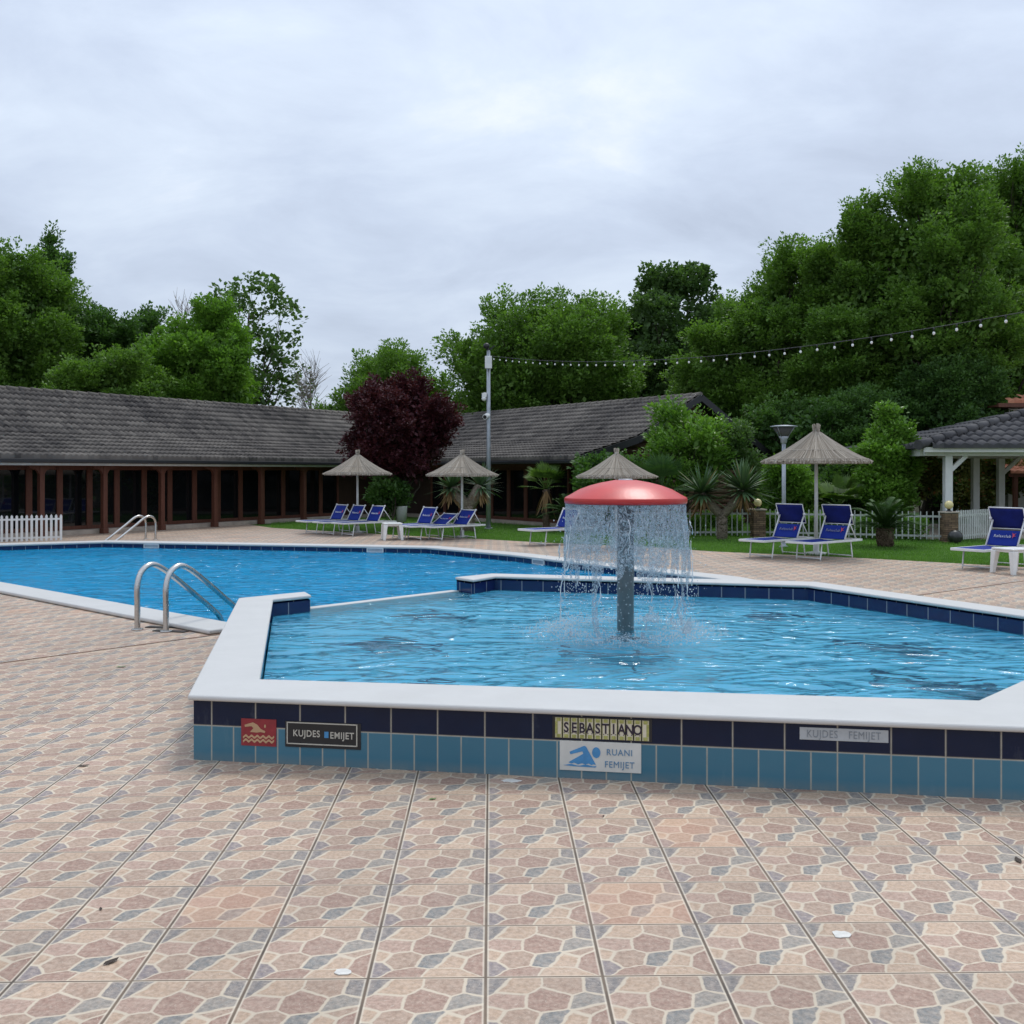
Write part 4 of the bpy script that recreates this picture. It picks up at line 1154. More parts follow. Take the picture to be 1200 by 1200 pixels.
# ================================================================== mushroom fountain
fc = G(733, 738, WL_S)
t = thing('mushroom_fountain', 'red mushroom shower fountain on a grey post standing in the paddling pool', 'fountain', (fc.x, fc.y, FZ))
zo = -FZ
m = MB(); m.tube([(0, 0, 0), (0, 0, 1.38 + zo)], 0.077, 24); m.lathe([(0.0, .0), (.15, 0.0), (.15, .02), (.077, .03)], 24); m.build('stem', M_stem, t, False)
m = MB()
rim_z = 1.362 + zo
m.lathe([(.40, rim_z + .03), (.52, rim_z + .004), (.548, rim_z), (.557, rim_z + .008), (.559, rim_z + .040), (.556, rim_z + .052)], 64)
prof_c = [(.556, rim_z + .052), (.545, rim_z + .060), (.50, rim_z + .084), (.42, rim_z + .130), (.32, rim_z + .166), (.22, rim_z + .192), (.13, rim_z + .208), (.10, rim_z + .214), (0, rim_z + .214)]
m.lathe(prof_c, 64); m.build('cap', M_red, t, False)
m = MB(); m.lathe([(.0, rim_z + .224), (.06, rim_z + .224), (.068, rim_z + .216), (.068, rim_z + .205), (0, rim_z + .205)][::-1], 24); m.build('top_plate', M_galv, t, False)

# falling water: curtain, strands and drops
def vnoise(seed):
    r = np.random.default_rng(seed); g = r.random((64, 64))
    def f(x, y):
        xi = np.floor(x).astype(int); yi = np.floor(y).astype(int); fx = x - xi; fy = y - yi
        fx = fx * fx * (3 - 2 * fx); fy = fy * fy * (3 - 2 * fy)
        a = g[xi % 64, yi % 64]; b = g[(xi + 1) % 64, yi % 64]; c_ = g[xi % 64, (yi + 1) % 64]; d = g[(xi + 1) % 64, (yi + 1) % 64]
        return (a * (1 - fx) + b * fx) * (1 - fy) + (c_ * (1 - fx) + d * fx) * fy
    return f
vn1, vn2, vn3 = vnoise(3), vnoise(4), vnoise(5)
fw_ = thing('falling_water', 'sheet of water falling from the red mushroom cap breaking into drops', 'water', (fc.x, fc.y, WL_S))
fw_['kind'] = 'stuff'
NA, NZ = 420, 150
z_top = 1.362 - WL_S; z_bot = 0.0
verts = []; 
for j in range(NZ + 1):
    s = j / NZ; z = z_top * (1 - s ** 1.0)
    for i in range(NA):
        a = 2 * math.pi * i / NA
        verts.append((i, j, a, z, s))
arr = np.array(verts)
ia, sa_, za_ = arr[:, 0], arr[:, 4], arr[:, 3]
ang_u = ia / NA * 64
n1 = vn1(ang_u, sa_ * 6 + 3); n2 = vn2(ang_u * 2, sa_ * 14); n3 = vn3(ang_u * 4 % 64, sa_ * 26)
rad = 0.545 + 0.05 * sa_ + (n1 - .5) * .10 * sa_ + (n2 - .5) * 0.035 * (0.15 + sa_) + (n3 - .5) * .012
ang2 = arr[:, 2] + (n2 - .5) * .05 * sa_
X = rad * np.cos(ang2); Y = rad * np.sin(ang2)
m = MB(); m.add(np.stack([X, Y, za_], 1).tolist())
hole_n = 0.5 + 2.0 * (-0.5 + 0.50 * vn1(ang_u * 0.5 + 9, sa_ * 1.2 + 1) + 0.32 * vn2(ang_u + 5, sa_ * 4) + 0.18 * vn3(ang_u * 2 + 5, sa_ * 9))
thr = 0.05 + 0.95 * np.clip((sa_ - 0.24) / 0.42, 0, 1) ** 0.9
for j in range(NZ):
    for i in range(NA):
        k = j * NA + i
        if hole_n[k] < thr[k] * 0.95: continue
        k2 = j * NA + (i + 1) % NA
        m.face((k, k2, k2 + NA, k + NA), 0, smooth=True)
cu = m.build('curtain', M_fall, fw_, False)
bm2 = bmesh.new(); bm2.from_mesh(cu.data); bmesh.ops.delete(bm2, geom=[v for v in bm2.verts if not v.link_faces], context='VERTS'); bm2.to_mesh(cu.data); bm2.free()
m = MB()
for k in range(26):
    a = random.uniform(0, 2 * math.pi); z1 = random.uniform(.25, 1.05); L = random.uniform(.12, .5)
    pts = []; r_ = random.uniform(.53, .62); n_p = 8
    for q in range(n_p):
        s = q / (n_p - 1); a += random.uniform(-.035, .035)
        pts.append((r_ * math.cos(a), r_ * math.sin(a), max(-.02, z1 - L * s))); r_ += random.uniform(-.008, .014)
    m.tube(pts, [random.uniform(.002, .007) for _ in pts], 5)
m.build('strand', M_drop, fw_, False)
def drops(mb, pts, rads):
    ico = [(0, 0, 1), (.894, 0, .447), (.276, .851, .447), (-.724, .526, .447), (-.724, -.526, .447), (.276, -.851, .447), (.724, .526, -.447), (-.276, .851, -.447), (-.894, 0, -.447), (-.276, -.851, -.447), (.724, -.526, -.447), (0, 0, -1)]
    fc_ = [(0, 1, 2), (0, 2, 3), (0, 3, 4), (0, 4, 5), (0, 5, 1), (1, 6, 2), (2, 7, 3), (3, 8, 4), (4, 9, 5), (5, 10, 1), (6, 7, 2), (7, 8, 3), (8, 9, 4), (9, 10, 5), (10, 6, 1), (11, 7, 6), (11, 8, 7), (11, 9, 8), (11, 10, 9), (11, 6, 10)]
    for p_, r_ in zip(pts, rads):
        b = mb.add([(p_[0] + v[0] * r_, p_[1] + v[1] * r_, p_[2] + v[2] * r_ * random.uniform(1, 1.8)) for v in ico])
        for f_ in fc_: mb.face([b + i for i in f_], smooth=True)
m = MB(); pts = []; rr = []
for k in range(2000):
    a = random.uniform(0, 2 * math.pi); z = max(-.01, random.betavariate(1.0, 1.9) * 1.1)
    r_ = 0.56 + random.gauss(0, .035) + (1 - z) * .03
    if random.random() < .12: r_ += abs(random.gauss(0, .12))
    pts.append((r_ * math.cos(a), r_ * math.sin(a), z)); rr.append(random.uniform(.0015, .005))
for k in range(2200):
    a = random.uniform(0, 2 * math.pi); r_ = 0.60 + random.gauss(0, .10); z = abs(random.gauss(0, .045))
    if random.random() < .25: r_ = random.uniform(.3, 1.05); z *= .4
    pts.append((r_ * math.cos(a), r_ * math.sin(a), z)); rr.append(random.uniform(.0015, .0045))
for k in range(2200):
    a = random.uniform(0, 2 * math.pi); r_ = random.triangular(.35, 1.05, .70); z = random.uniform(0, .006)
    pts.append((r_ * math.cos(a), r_ * math.sin(a), z)); rr.append(random.uniform(.0015, .005))
drops(m, pts, rr)
d_ = m.build('droplet', M_drop, fw_, False); d_['kind'] = 'stuff'

# ================================================================== umbrellas
def make_umbrella():
    t = thing('reed_umbrella', 'x', 'parasol')
    m = MB(); m.tube([(0, 0, 0), (0, 0, 2.42)], [0.036, 0.034], 12); m.build('pole', M_offwhite, t, False)
    m = MB(); m.lathe([(0.0, 0.0), (.20, 0.0), (.20, .05), (.06, .07), (.06, .22), (.036, .22)], 16); m.build('base', M_offwhite, t, False)
    # reed canopy: an under-cone plus many separate reeds laid on it
    def pz(r): return 1.83 + (2.44 - 1.83) * ((1 - r / 1.04) ** 1.28)
    m = MB(); n = 72
    jit = [random.uniform(-.012, .012) for _ in range(n)]
    rings = []
    for r in (0.03, .1, .2, .35, .5, .7, .88, 1.0):
        rings.append(m.add([((r + (jit[k] if r > .6 else 0)) * math.cos(2 * math.pi * k / n), (r + (jit[k] if r > .6 else 0)) * math.sin(2 * math.pi * k / n), pz(r) - .012) for k in range(n)]))
    low = [m.add([((r + (jit[k] if r > .6 else 0)) * math.cos(2 * math.pi * k / n), (r + (jit[k] if r > .6 else 0)) * math.sin(2 * math.pi * k / n), pz(r) - .065) for k in range(n)]) for r in (1.0, .7, .35, .03)]
    rr_ = rings + low
    for r0, r1 in zip(rr_, rr_[1:]):
        for k in range(n): m.face((r0 + k, r1 + k, r1 + (k + 1) % n, r0 + (k + 1) % n))
    for k in range(900):
        a = random.uniform(0, 2 * math.pi); r0 = random.choice((0.04, .05, .12, .3, .45)) + random.uniform(0, .1); r1 = random.uniform(.95, 1.075) if random.random() < .75 else random.uniform(.5, .95)
        if r1 - r0 < .1: continue
        steps = 5; prev = None; w = random.uniform(.005, .011); da = random.uniform(-.035, .035); lift = random.uniform(-.004, .016)
        for q in range(steps + 1):
            r = r0 + (r1 - r0) * q / steps; aa = a + da * q / steps
            ww = w / r if r > .08 else w / .08
            zz_ = pz(min(r, 1.04)) + lift - (0.35 * max(0, r - 1.0))
            b = m.add([(r * math.cos(aa - ww), r * math.sin(aa - ww), zz_ - .004), (r * math.cos(aa), r * math.sin(aa), zz_ + .006), (r * math.cos(aa + ww), r * math.sin(aa + ww), zz_ - .004)])
            if prev is not None:
                m.face((prev, b, b + 1, prev + 1)); m.face((prev + 1, b + 1, b + 2, prev + 2))
            prev = b
    for k in range(420):      # ragged rim
        a = 2 * math.pi * k / 420 + random.uniform(-.01, .01); r = 1.0 + random.uniform(-.01, .05); z = pz(1.0); w = random.uniform(.006, .011)
        b = m.add([((r - .03) * math.cos(a - w), (r - .03) * math.sin(a - w), z + .02), ((r - .03) * math.cos(a + w), (r - .03) * math.sin(a + w), z + .02), (r * math.cos(a + w), r * math.sin(a + w), z - .055 + random.uniform(-.02, .012)), (r * math.cos(a - w), r * math.sin(a - w), z - .055 + random.uniform(-.02, .012))])
        m.face((b, b + 1, b + 2, b + 3))
    cano = m.build('canopy', M_straw, t, False)
    m = MB()
    for r in (0.97, .62):
        m.tube([(r * math.cos(a), r * math.sin(a), pz(r) + .018) for a in np.linspace(0, 2 * math.pi, 49)], .007, 5, cap=False)
    q = m.build('binding', M_straw, t, False); q.parent = cano
    m = MB(); m.tube([(0, 0, 2.36), (0, 0, 2.46)], .062, 10)
    for k in range(46):
        a = random.uniform(0, 6.28); r = random.uniform(.02, .062); m.tube([(r * math.cos(a), r * math.sin(a), 2.38), (r * 1.25 * math.cos(a), r * 1.25 * math.sin(a), 2.53 + random.uniform(-.02, .03))], .008, 4)
    m.build('reed_tuft', M_straw, t, False)
    for k in range(8):
        a = 2 * math.pi * k / 8; m = MB(); m.tube([(.035 * math.cos(a), .035 * math.sin(a), pz(.05) - .09), (.96 * math.cos(a), .96 * math.sin(a), pz(.96) - .08)], .011, 6); m.build('rib', M_wood, t, False)
    return t
GU = 'reed umbrellas around the pools'
um = make_umbrella()
def put_umb(px, D, s, label, rz, first=False):
    o = um if first else copy_tree(um)
    p = V(px, 600, D); o.location = (p.x, p.y, 0); o.scale = (s, s, s); o.rotation_euler = (0, 0, rz)
    tag(o, label, 'parasol', GU)
put_umb(956.5, 20.5, 1.02, 'grey reed umbrella standing between the two blue loungers by the metal fence', 0.3, True)
put_umb(419, 27.9, 0.88, 'reed umbrella over the three loungers left of the purple tree', 1.3)
put_umb(541.5, 25.9, 0.865, 'reed umbrella just left of the camera mast', 2.2)
put_umb(722.5, 22.6, 0.85, 'reed umbrella rising directly behind the red mushroom fountain', 4.0)

# ================================================================== loungers
def make_lounger(name, back_ang, canopy, back_len=0.66, fab=0.56):
    """local x runs from foot to head; origin on the ground at the middle"""
    t = thing(name, 'x', 'sun lounger')
    zs = 0.35; hw = 0.30
    m = MB()
    for s in (-1, 1): m.bar((-.92, s * hw, zs), (.80, s * hw, zs), .035, .045)
    m.bar((-.92, -hw, zs), (-.92, hw, zs), .035, .045); m.bar((.80, -hw, zs), (.80, hw, zs), .035, .045)
    m.build('frame', M_alu, t, False, bevel=.006)
    for x0, lean in ((-.56, -.05), (.44, .06)):
        m = MB()
        for s in (-1, 1): m.tube([(x0, s * (hw - .03), zs - .01), (x0 + lean, s * (hw - .03), .03), (x0 + lean, s * (hw - .03), 0.0)], .014, 8)
        m.tube([(x0 + lean, -hw + .03, .045), (x0 + lean, hw - .03, .045)], .012, 8)
        m.build('leg_frame', M_alu, t, False)
    m = MB()      # slack seat cloth
    nx, ny = 12, 5; x0, x1 = -.89, .20
    idx = m.add([(x0 + (x1 - x0) * i / nx, (-hw + .015) + (2 * hw - .03) * j / ny, zs + .018 - .02 * math.sin(math.pi * j / ny)) for i in range(nx + 1) for j in range(ny + 1)])
    for i in range(nx):
        for j in range(ny):
            k = idx + i * (ny + 1) + j; m.face((k, k + ny + 1, k + ny + 2, k + 1), smooth=True)
    o = m.build('seat', M_blue, t, False); sdm = o.modifiers.new('s', 'SOLIDIFY'); sdm.thickness = .008
    ca, sa2 = math.cos(back_ang), math.sin(back_ang); px_, pz_ = .20, zs + .03
    bp = lambda l, y, o_=0.0: (px_ + l * ca - o_ * sa2, y, pz_ + l * sa2 + o_ * ca)
    m = MB()
    for s in (-1, 1): m.tube([bp(0, s * (hw - .01)), bp(back_len, s * (hw - .01))], .016, 8)
    m.tube([bp(back_len, -hw + .01), bp(back_len, hw - .01)], .014, 8)
    for s in (-1, 1): m.tube([bp(back_len * .8, s * (hw + .005)), (.66, s * (hw + .005), zs)] if not canopy else [bp(back_len * .62, s * (hw + .0)), (.62, s * hw, zs)], .011, 6)
    if not canopy:
        for s in (-1, 1): m.sphere(bp(back_len + .01, s * (hw - .01)), .026, 8, 6)
    m.build('backrest_frame', M_alu, t, False)
    m = MB(); n1_, n2_ = 8, 5
    idx = m.add([bp(back_len * fab * i / n1_ if canopy else back_len * .96 * i / n1_, (-hw + .02) + (2 * hw - .04) * j / n2_, -.03 * math.sin(math.pi * j / n2_) * math.sin(math.pi * min(1, i / n1_))) for i in range(n1_ + 1) for j in range(n2_ + 1)])
    for i in range(n1_):
        for j in range(n2_):
            k = idx + i * (n2_ + 1) + j; m.face((k, k + n2_ + 1, k + n2_ + 2, k + 1), smooth=True)
    bk = m.build('backrest', M_blue, t, False); sdm = bk.modifiers.new('s', 'SOLIDIFY'); sdm.thickness = .008
    # printed logo
    m = MB(); lg = MB(); text_mb(lg, 'Relaxclub', .075, (0, 0, 0), depth=.001, bold=.001)
    L0 = back_len * (.33 if canopy else .5)
    b = m.add([bp(L0 + v[2], -v[0] + .03, .024 - .02) for v in lg.v])
    for f_ in lg.f: m.face([b + i for i in f_], 0)
    b = m.add([bp(L0 + a_2 * .8, -.18 + c_2 * .7, .008) for a_2, c_2 in ((-.05, .03), (.0, .0), (.01, -.06), (.03, .0), (.09, -.05), (.055, .015), (.10, .06), (.03, .035))])
    m.face(range(b, b + 8), 1)
    q = m.build('print', [M_logo_w, M_logo_r], t, False); q.parent = bk
    if canopy:
        m = MB(); hx_, hz_ = px_ + back_len * .98 * ca - .055, pz_ + back_len * .98 * sa2
        can = lambda l, y: (hx_ + l * (-.32), y, hz_ + l * .95)
        for l0, l1 in ((-.20, .20),):
            for s in (-1, 1): m.tube([can(l0, s * (hw + .02)), can(l1, s * (hw + .02))], .010, 6)
            for l in (l0, l1): m.tube([can(l, -hw - .02), can(l, hw + .02)], .012, 6)
        for s in (-1, 1): m.sphere(can(-.01, s * (hw + .02)), .03, 8, 6)
        fr_ = m.build('canopy_frame', M_alu, t, False)
        m = MB(); idx = m.add([(c_[0] + .02 * math.sin(math.pi * i / 6), c_[1], c_[2]) for i in range(7) for c_ in [can(-.19 + .38 * i / 6, -hw - .01)]] + [(c_[0] + .02 * math.sin(math.pi * i / 6), c_[1], c_[2]) for i in range(7) for c_ in [can(-.19 + .38 * i / 6, hw + .01)]])
        for i in range(6): m.face((idx + i, idx + 7 + i, idx + 8 + i, idx + 1 + i), smooth=True)
        o = m.build('canopy', M_navyfab, t, False); sdm = o.modifiers.new('s', 'SOLIDIFY'); sdm.thickness = .006
    return t
GL = 'blue sun loungers around the pools'
lc = make_lounger('sun_lounger', R(62), True, .56, .54)
def put(o, mid, ang, s, label):
    o.location = (mid[0], mid[1], 0); o.rotation_euler = (0, 0, ang); o.scale = (s, s, s); tag(o, label, 'sun lounger', GL)
d_r = R(40)
put(lc, (6.0, 19.72), d_r, .96, 'canopied blue lounger on the right of the pair under the grey reed umbrella')
put(copy_tree(lc), (5.24, 20.25), d_r, .96, 'canopied blue lounger on the left of the pair under the grey reed umbrella')
put(copy_tree(lc), (8.36, 17.85), R(36), .97, 'canopied blue lounger next to a white table, cut by the right edge')
lo = make_lounger('sun_lounger', R(62), False, .46)
lf = make_lounger('sun_lounger', R(33), False, .46)
lm = make_lounger('sun_lounger', R(52), False, .46)
dl = R(42)
put(lo, (-4.95, 28.05), dl, .95, 'blue lounger leftmost of the three under the umbrella left of the purple tree')
put(copy_tree(lo), (-4.40, 27.5), dl, .95, 'blue lounger in the middle of the three left of the purple tree')
put(copy_tree(lo), (-3.82, 27.05), dl, .95, 'blue lounger rightmost of the three left of the purple tree, by the umbrella pole')
put(copy_tree(lo), (-2.36, 25.85), dl, .95, 'blue lounger with upright back beside the small white table')
put(lf, (-1.95, 25.55), dl, .95, 'blue lounger with its back nearly flat in the middle trio by the mast')
put(lm, (-1.42, 25.35), dl, .95, 'blue lounger with half raised back below the umbrella by the mast')
put(copy_tree(lo), (1.05, 23.6), R(38), 1.0, 'blue lounger half hidden behind the falling water')

# side tables
def make_table():
    t = thing('side_table', 'x', 'table')
    m = MB(); m.box((0, 0, .40), (.46, .46, .03)); m.box((0, 0, .37), (.42, .42, .04)); m.build('tabletop', M_plastic, t, False, bevel=.012)
    for sx_ in (-1, 1):
        for sy_ in (-1, 1):
            m = MB(); c1 = Vector((sx_ * .185, sy_ * .185, .37)); c2 = Vector((sx_ * .215, sy_ * .215, 0))
            b = m.add([c1 + Vector((a * .05, b_ * .05, 0)) for a, b_ in ((-1, -1), (1, -1), (1, 1), (-1, 1))] + [c2 + Vector((a * .03, b_ * .03, 0)) for a, b_ in ((-1, -1), (1, -1), (1, 1), (-1, 1))])
            for q in ((0, 3, 2, 1), (4, 5, 6, 7), (0, 1, 5, 4), (1, 2, 6, 5), (2, 3, 7, 6), (3, 0, 4, 7)): m.face([b + i for i in q])
            m.build('leg', M_plastic, t, False, bevel=.008)
    return t
tb = make_table(); p = G(459, 633)
tb.location = (p.x, p.y + .1, 0); tb.rotation_euler = (0, 0, .25); tag(tb, 'small white plastic table between the two groups of three loungers', 'table', 'white plastic side tables')
tb2 = copy_tree(tb); p = G(1187, 672)
tb2.location = (p.x + .02, p.y, 0); tb2.rotation_euler = (0, 0, .3); tb2.scale = (1.05, 1.05, 1.0); tag(tb2, 'small white plastic table beside the lounger at the right edge', 'table', 'white plastic side tables')
# white bin under the purple tree
p = V(470.5, 600, 30.5)
t = thing('litter_bin', 'white cylindrical bin standing under the purple tree', 'bin', (p.x, p.y, 0))
m = MB(); m.lathe([(0, .18), (.14, .18), (.17, .62), (.175, .64), (.15, .64), (.13, .2), (0, .2)], 20); m.build('bucket', M_offwhite, t, False)
m = MB(); m.tube([(0, 0, 0), (0, 0, .2)], .03, 8); m.lathe([(0, 0), (.13, 0), (.13, .03), (0, .03)], 16); m.build('foot', M_galv, t, False)

# ================================================================== plants
def nrm(a): return a / np.maximum(1e-9, np.linalg.norm(a, axis=-1, keepdims=True))
def leaves_obj(name, P, A, N, L, W, mat, parent, fold=0.0):
    n = len(P)
    A = nrm(A); S = nrm(np.cross(A, N)); N2 = np.cross(S, A)
    L = np.broadcast_to(L, (n,))[:, None]; W = np.broadcast_to(W, (n,))[:, None]
    v = np.empty((n, 4, 3), np.float32)
    v[:, 0] = P; v[:, 1] = P + A * L * .45 + S * W * .5 + N2 * L * fold; v[:, 2] = P + A * L; v[:, 3] = P + A * L * .45 - S * W * .5 + N2 * L * fold
    me = bpy.data.meshes.new(name)
    me.vertices.add(n * 4); me.vertices.foreach_set('co', v.ravel())
    me.loops.add(n * 4); me.loops.foreach_set('vertex_index', np.arange(n * 4, dtype=np.int32))
    me.polygons.add(n); me.polygons.foreach_set('loop_start', np.arange(0, n * 4, 4, dtype=np.int32))
    try: me.polygons.foreach_set('loop_total', np.full(n, 4, np.int32))
    except Exception: pass
    me.materials.append(mat); me.update(calc_edges=True)
    o = bpy.data.objects.new(name, me); col.objects.link(o); o.parent = parent
    return o
def rdir(n): return nrm(rng.normal(size=(n, 3)))
def spray_leaves(C, A, Ls, per, ls, spread, droop=0.0):
    """C,A,Ls arrays of clumps -> leaf arrays"""
    k = len(C); n = k * per
    c = np.repeat(C, per, 0); a = np.repeat(nrm(A), per, 0); l = np.repeat(Ls, per)[:, None]
    t_ = rng.random((n, 1)) ** 0.8
    lat = rng.normal(size=(n, 3)); lat -= a * np.sum(lat * a, 1, keepdims=True); lat[:, 2] *= .35; lat = nrm(lat)
    q = rng.random((n, 1)) ** .6
    pos = c + a * l * t_ + lat * l * spread * q * (1.05 - .6 * t_)
    pos[:, 2] -= droop * (l[:, 0] * t_[:, 0] ** 2)
    ax = nrm(a * .7 + lat * .7 + rng.normal(size=(n, 3)) * .35)
    nr = nrm(np.array([0, 0, 1.0]) * .9 + rng.normal(size=(n, 3)) * .55)
    sz = ls * rng.uniform(.65, 1.25, n)
    return pos, ax, nr, sz
def limb_pts(a, b, bend, k=5):
    a, b = np.array(a, float), np.array(b, float); o = rng.normal(size=3) * bend; o[2] = abs(o[2]) * .4
    return [tuple(a + (b - a) * s + o * math.sin(math.pi * s)) for s in np.linspace(0, 1, k)]
def tree(name, label, base, ztop, zbot, rx, ry, lmat, group=None, lobes=14, clumps=46, per=46, ls=.14, cl=.75, spread=.42, seed=1, shape='round', trunk_r=.16, fill=1.0, cat='tree', bark=None, up=.35, droop=0., lobe_r=.42, aspect=.62, branch_show=True):
    global rng
    rng = np.random.default_rng(seed)
    t = thing(name, label, cat, (base[0], base[1], 0), 0, group)
    if cat == 'tree' and clumps > 30:
        lobes = int(lobes * 2.0); lobe_r *= .62; clumps = int(clumps * .42); per = int(per * 2.2); spread *= .80; cl *= 1.08; ls *= .85; ls *= .86; cl *= .95
    H = ztop - zbot; zc = (ztop + zbot) / 2
    # lobes spread through the envelope
    cen = []; rad_ = []
    for i in range(lobes):
        for _ in range(60):
            d = rdir(1)[0] * rng.random() ** (1 / 3)
            if i < lobes * .65: d = d / max(1e-6, np.linalg.norm(d)) * rng.uniform(.72, 1.0)
            z = d[2]
            if shape == 'cone': w = (1 - (z + 1) / 2) ** .8 * 1.12 + .05
            elif shape == 'column': w = min(1, 1.25 * math.sqrt(max(0, 1 - z * z)) + .2)
            elif shape == 'vase': w = .45 + .55 * (z + 1) / 2
            else: w = 1.0
            ok = True
            c = np.array([d[0] * w * rx * (1 - lobe_r * .62), d[1] * w * ry * (1 - lobe_r * .62), zc + z * H / 2 * (1 - lobe_r * .52)])
            if all(np.linalg.norm((c - q) / [rx, ry, H / 2]) > lobe_r * .72 for q in cen): break
        cen.append(c); rad_.append(np.array([rx, ry, min(H / 2 * .75, rx)]) * lobe_r * rng.uniform(.72, 1.18) * ((w * .75 + .28) if shape in ('cone',) else 1))
    cen = np.array(cen); rad_ = np.array(rad_)
    Cs = []; As = []
    for c, r in zip(cen, rad_):
        k = int(clumps * (r.mean() / np.mean(rad_)) ** 2)
        d = rdir(k); d[:, 2] = np.where(d[:, 2] < -.35, -d[:, 2] * .6, d[:, 2]); d = nrm(d)
        pts = c + d * r * rng.uniform(.70, 1.02, (k, 1))
        outw = nrm((pts - np.array([0, 0, zc - H * .15])) / [rx, ry, H / 2])
        ins = np.zeros(k, bool)
        for c2, r2 in zip(cen, rad_):
            if c2 is c: continue
            ins |= (np.sum(((pts - c2) / r2) ** 2, 1) < .42)
        keep = ~ins
        Cs.append(pts[keep]); As.append((d * .55 + outw * .6 + np.array([0, 0, up]) + rng.normal(size=(k, 3)) * .25)[keep])
    Cs = np.concatenate(Cs); As = np.concatenate(As)
    Ls = cl * 1.25 * rng.uniform(.45, 1.4, len(Cs))
    P, A, N, S = spray_leaves(Cs - nrm(As) * Ls[:, None] * .45, As, Ls, per, ls, spread, droop)
    if fill > 0:      # inner leaves that close the crown
        k = int(len(P) * .22 * fill); li = rng.integers(0, len(cen), k)
        P2 = cen[li] + rdir(k) * rad_[li] * (rng.random((k, 1)) ** .4) * .82
        if shape == 'round' and cat == 'tree':
            P2[::2] = np.array([0, 0, zc]) + rdir(len(P2[::2])) * np.array([rx, ry, H / 2]) * (rng.random((len(P2[::2]), 1)) ** .4) * .70
        P = np.concatenate([P, P2]); A = np.concatenate([A, rdir(k)]); N = np.concatenate([N, rdir(k)]); S = np.concatenate([S, np.full(k, ls * 1.9)])
    bad = P[:, 2] < 0.05; P = P[~bad]; A = A[~bad]; N = N[~bad]; S = S[~bad]
    leaves_obj('crown', P, A, N, S, S * aspect, lmat, t, .06)
    m = MB(); top = (rng.normal() * .2, rng.normal() * .2, zbot + H * .78)
    tp = limb_pts((0, 0, -.05), top, .12 + .02 * H, 7)
    m.tube(tp, [trunk_r * (1 - .8 * i / 6) * (1.35 if i == 0 else 1) for i in range(7)], 9)
    if branch_show:
        for c in cen:
            s = min(.95, max(.18, (c[2] - .45 * H * .5 - 0) / max(.1, top[2]) * .8)); i = int(s * 5); a = tp[max(1, i)]
            pts = limb_pts(a, c, .18, 5); r0 = trunk_r * .42 * (1 - .5 * s)
            m.tube(pts, [r0 * (1 - .8 * k / 4) for k in range(5)], 6)
            for q in range(2):
                e2 = c + rdir(1)[0] * rad_.mean(0) * .8; m.tube(limb_pts(pts[3], e2, .1, 4), [r0 * .35, r0 * .25, r0 * .16, .006], 5)
    m.build('trunk', bark or M_bark, t, False)
    return t
def XY(px, D): return ((px - HX) / F * D, D)
def ZT(py, D): return HC - (py - HY) * D / F

GT = 'trees behind the pool house'
tree('broadleaf_tree', 'big feathery dark green tree rising behind the left end of the roof', XY(-4, 46), ZT(281, 46), 1.0, 4.0, 3.6, L_horn, GT, lobes=22, clumps=70, per=54, ls=.20, cl=1.05, seed=11, trunk_r=.3)
tree('poplar_tree', 'tall dark poplar with loose upright plumes behind the big left tree', XY(58, 56), ZT(258, 56), 6.0, 2.7, 1.8, L_dark, GT, lobes=18, clumps=34, per=34, ls=.24, cl=1.0, seed=12, shape='cone', fill=.3, up=1.2, lobe_r=.36)
tree('broadleaf_tree', 'mid height dark tree left of the bright green tree', XY(150, 50), ZT(350, 50), 1.5, 2.5, 2.5, L_dark, GT, lobes=16, clumps=58, per=46, ls=.21, cl=.95, seed=13, fill=.8)
tree('broadleaf_tree', 'bright green leafy tree above the left roof', XY(240, 45), ZT(362, 45), 1.0, 3.0, 2.6, L_bright, GT, lobes=18, clumps=62, per=52, ls=.19, cl=.85, seed=14, up=.6)
tree('broadleaf_tree', 'low green tree showing just above the ridge at the far left', XY(120, 41), ZT(408, 41), 0.6, 2.6, 1.8, L_horn, GT, lobes=14, clumps=56, per=46, ls=.18, cl=.8, seed=27)
tree('poplar_tree', 'airy poplar with sky showing through its leaves', XY(297, 54), ZT(322, 54), 2.5, 4.0, 2.8, L_poplar, GT, lobes=34, clumps=15, per=15, ls=.25, cl=.7, spread=.6, seed=15, fill=.0, trunk_r=.2, up=.1, lobe_r=.30, aspect=.9, shape='vase')
tree('broadleaf_tree', 'green tree with upright sprays behind the purple tree', XY(452, 48), ZT(404, 48), 1.0, 3.0, 2.4, L_horn, GT, lobes=15, clumps=48, per=44, ls=.20, cl=1.05, seed=16, up=.9, fill=.7)
tree('broadleaf_tree', 'broad feathery green tree behind the mast', XY(640, 45), ZT(346, 45), 1.5, 4.5, 3.4, L_horn, GT, lobes=26, clumps=66, per=52, ls=.20, cl=1.10, seed=17, fill=.75, trunk_r=.28, up=.55)
tree('poplar_tree', 'tall dark poplar between the broad tree and the right hand trees', XY(783, 58), ZT(306, 58), 2.0, 4.3, 3.2, L_poplar, GT, lobes=24, clumps=44, per=36, ls=.27, cl=.9, spread=.55, seed=18, fill=.55, trunk_r=.28, aspect=.85)
GR = 'tall dense trees massed on the right'
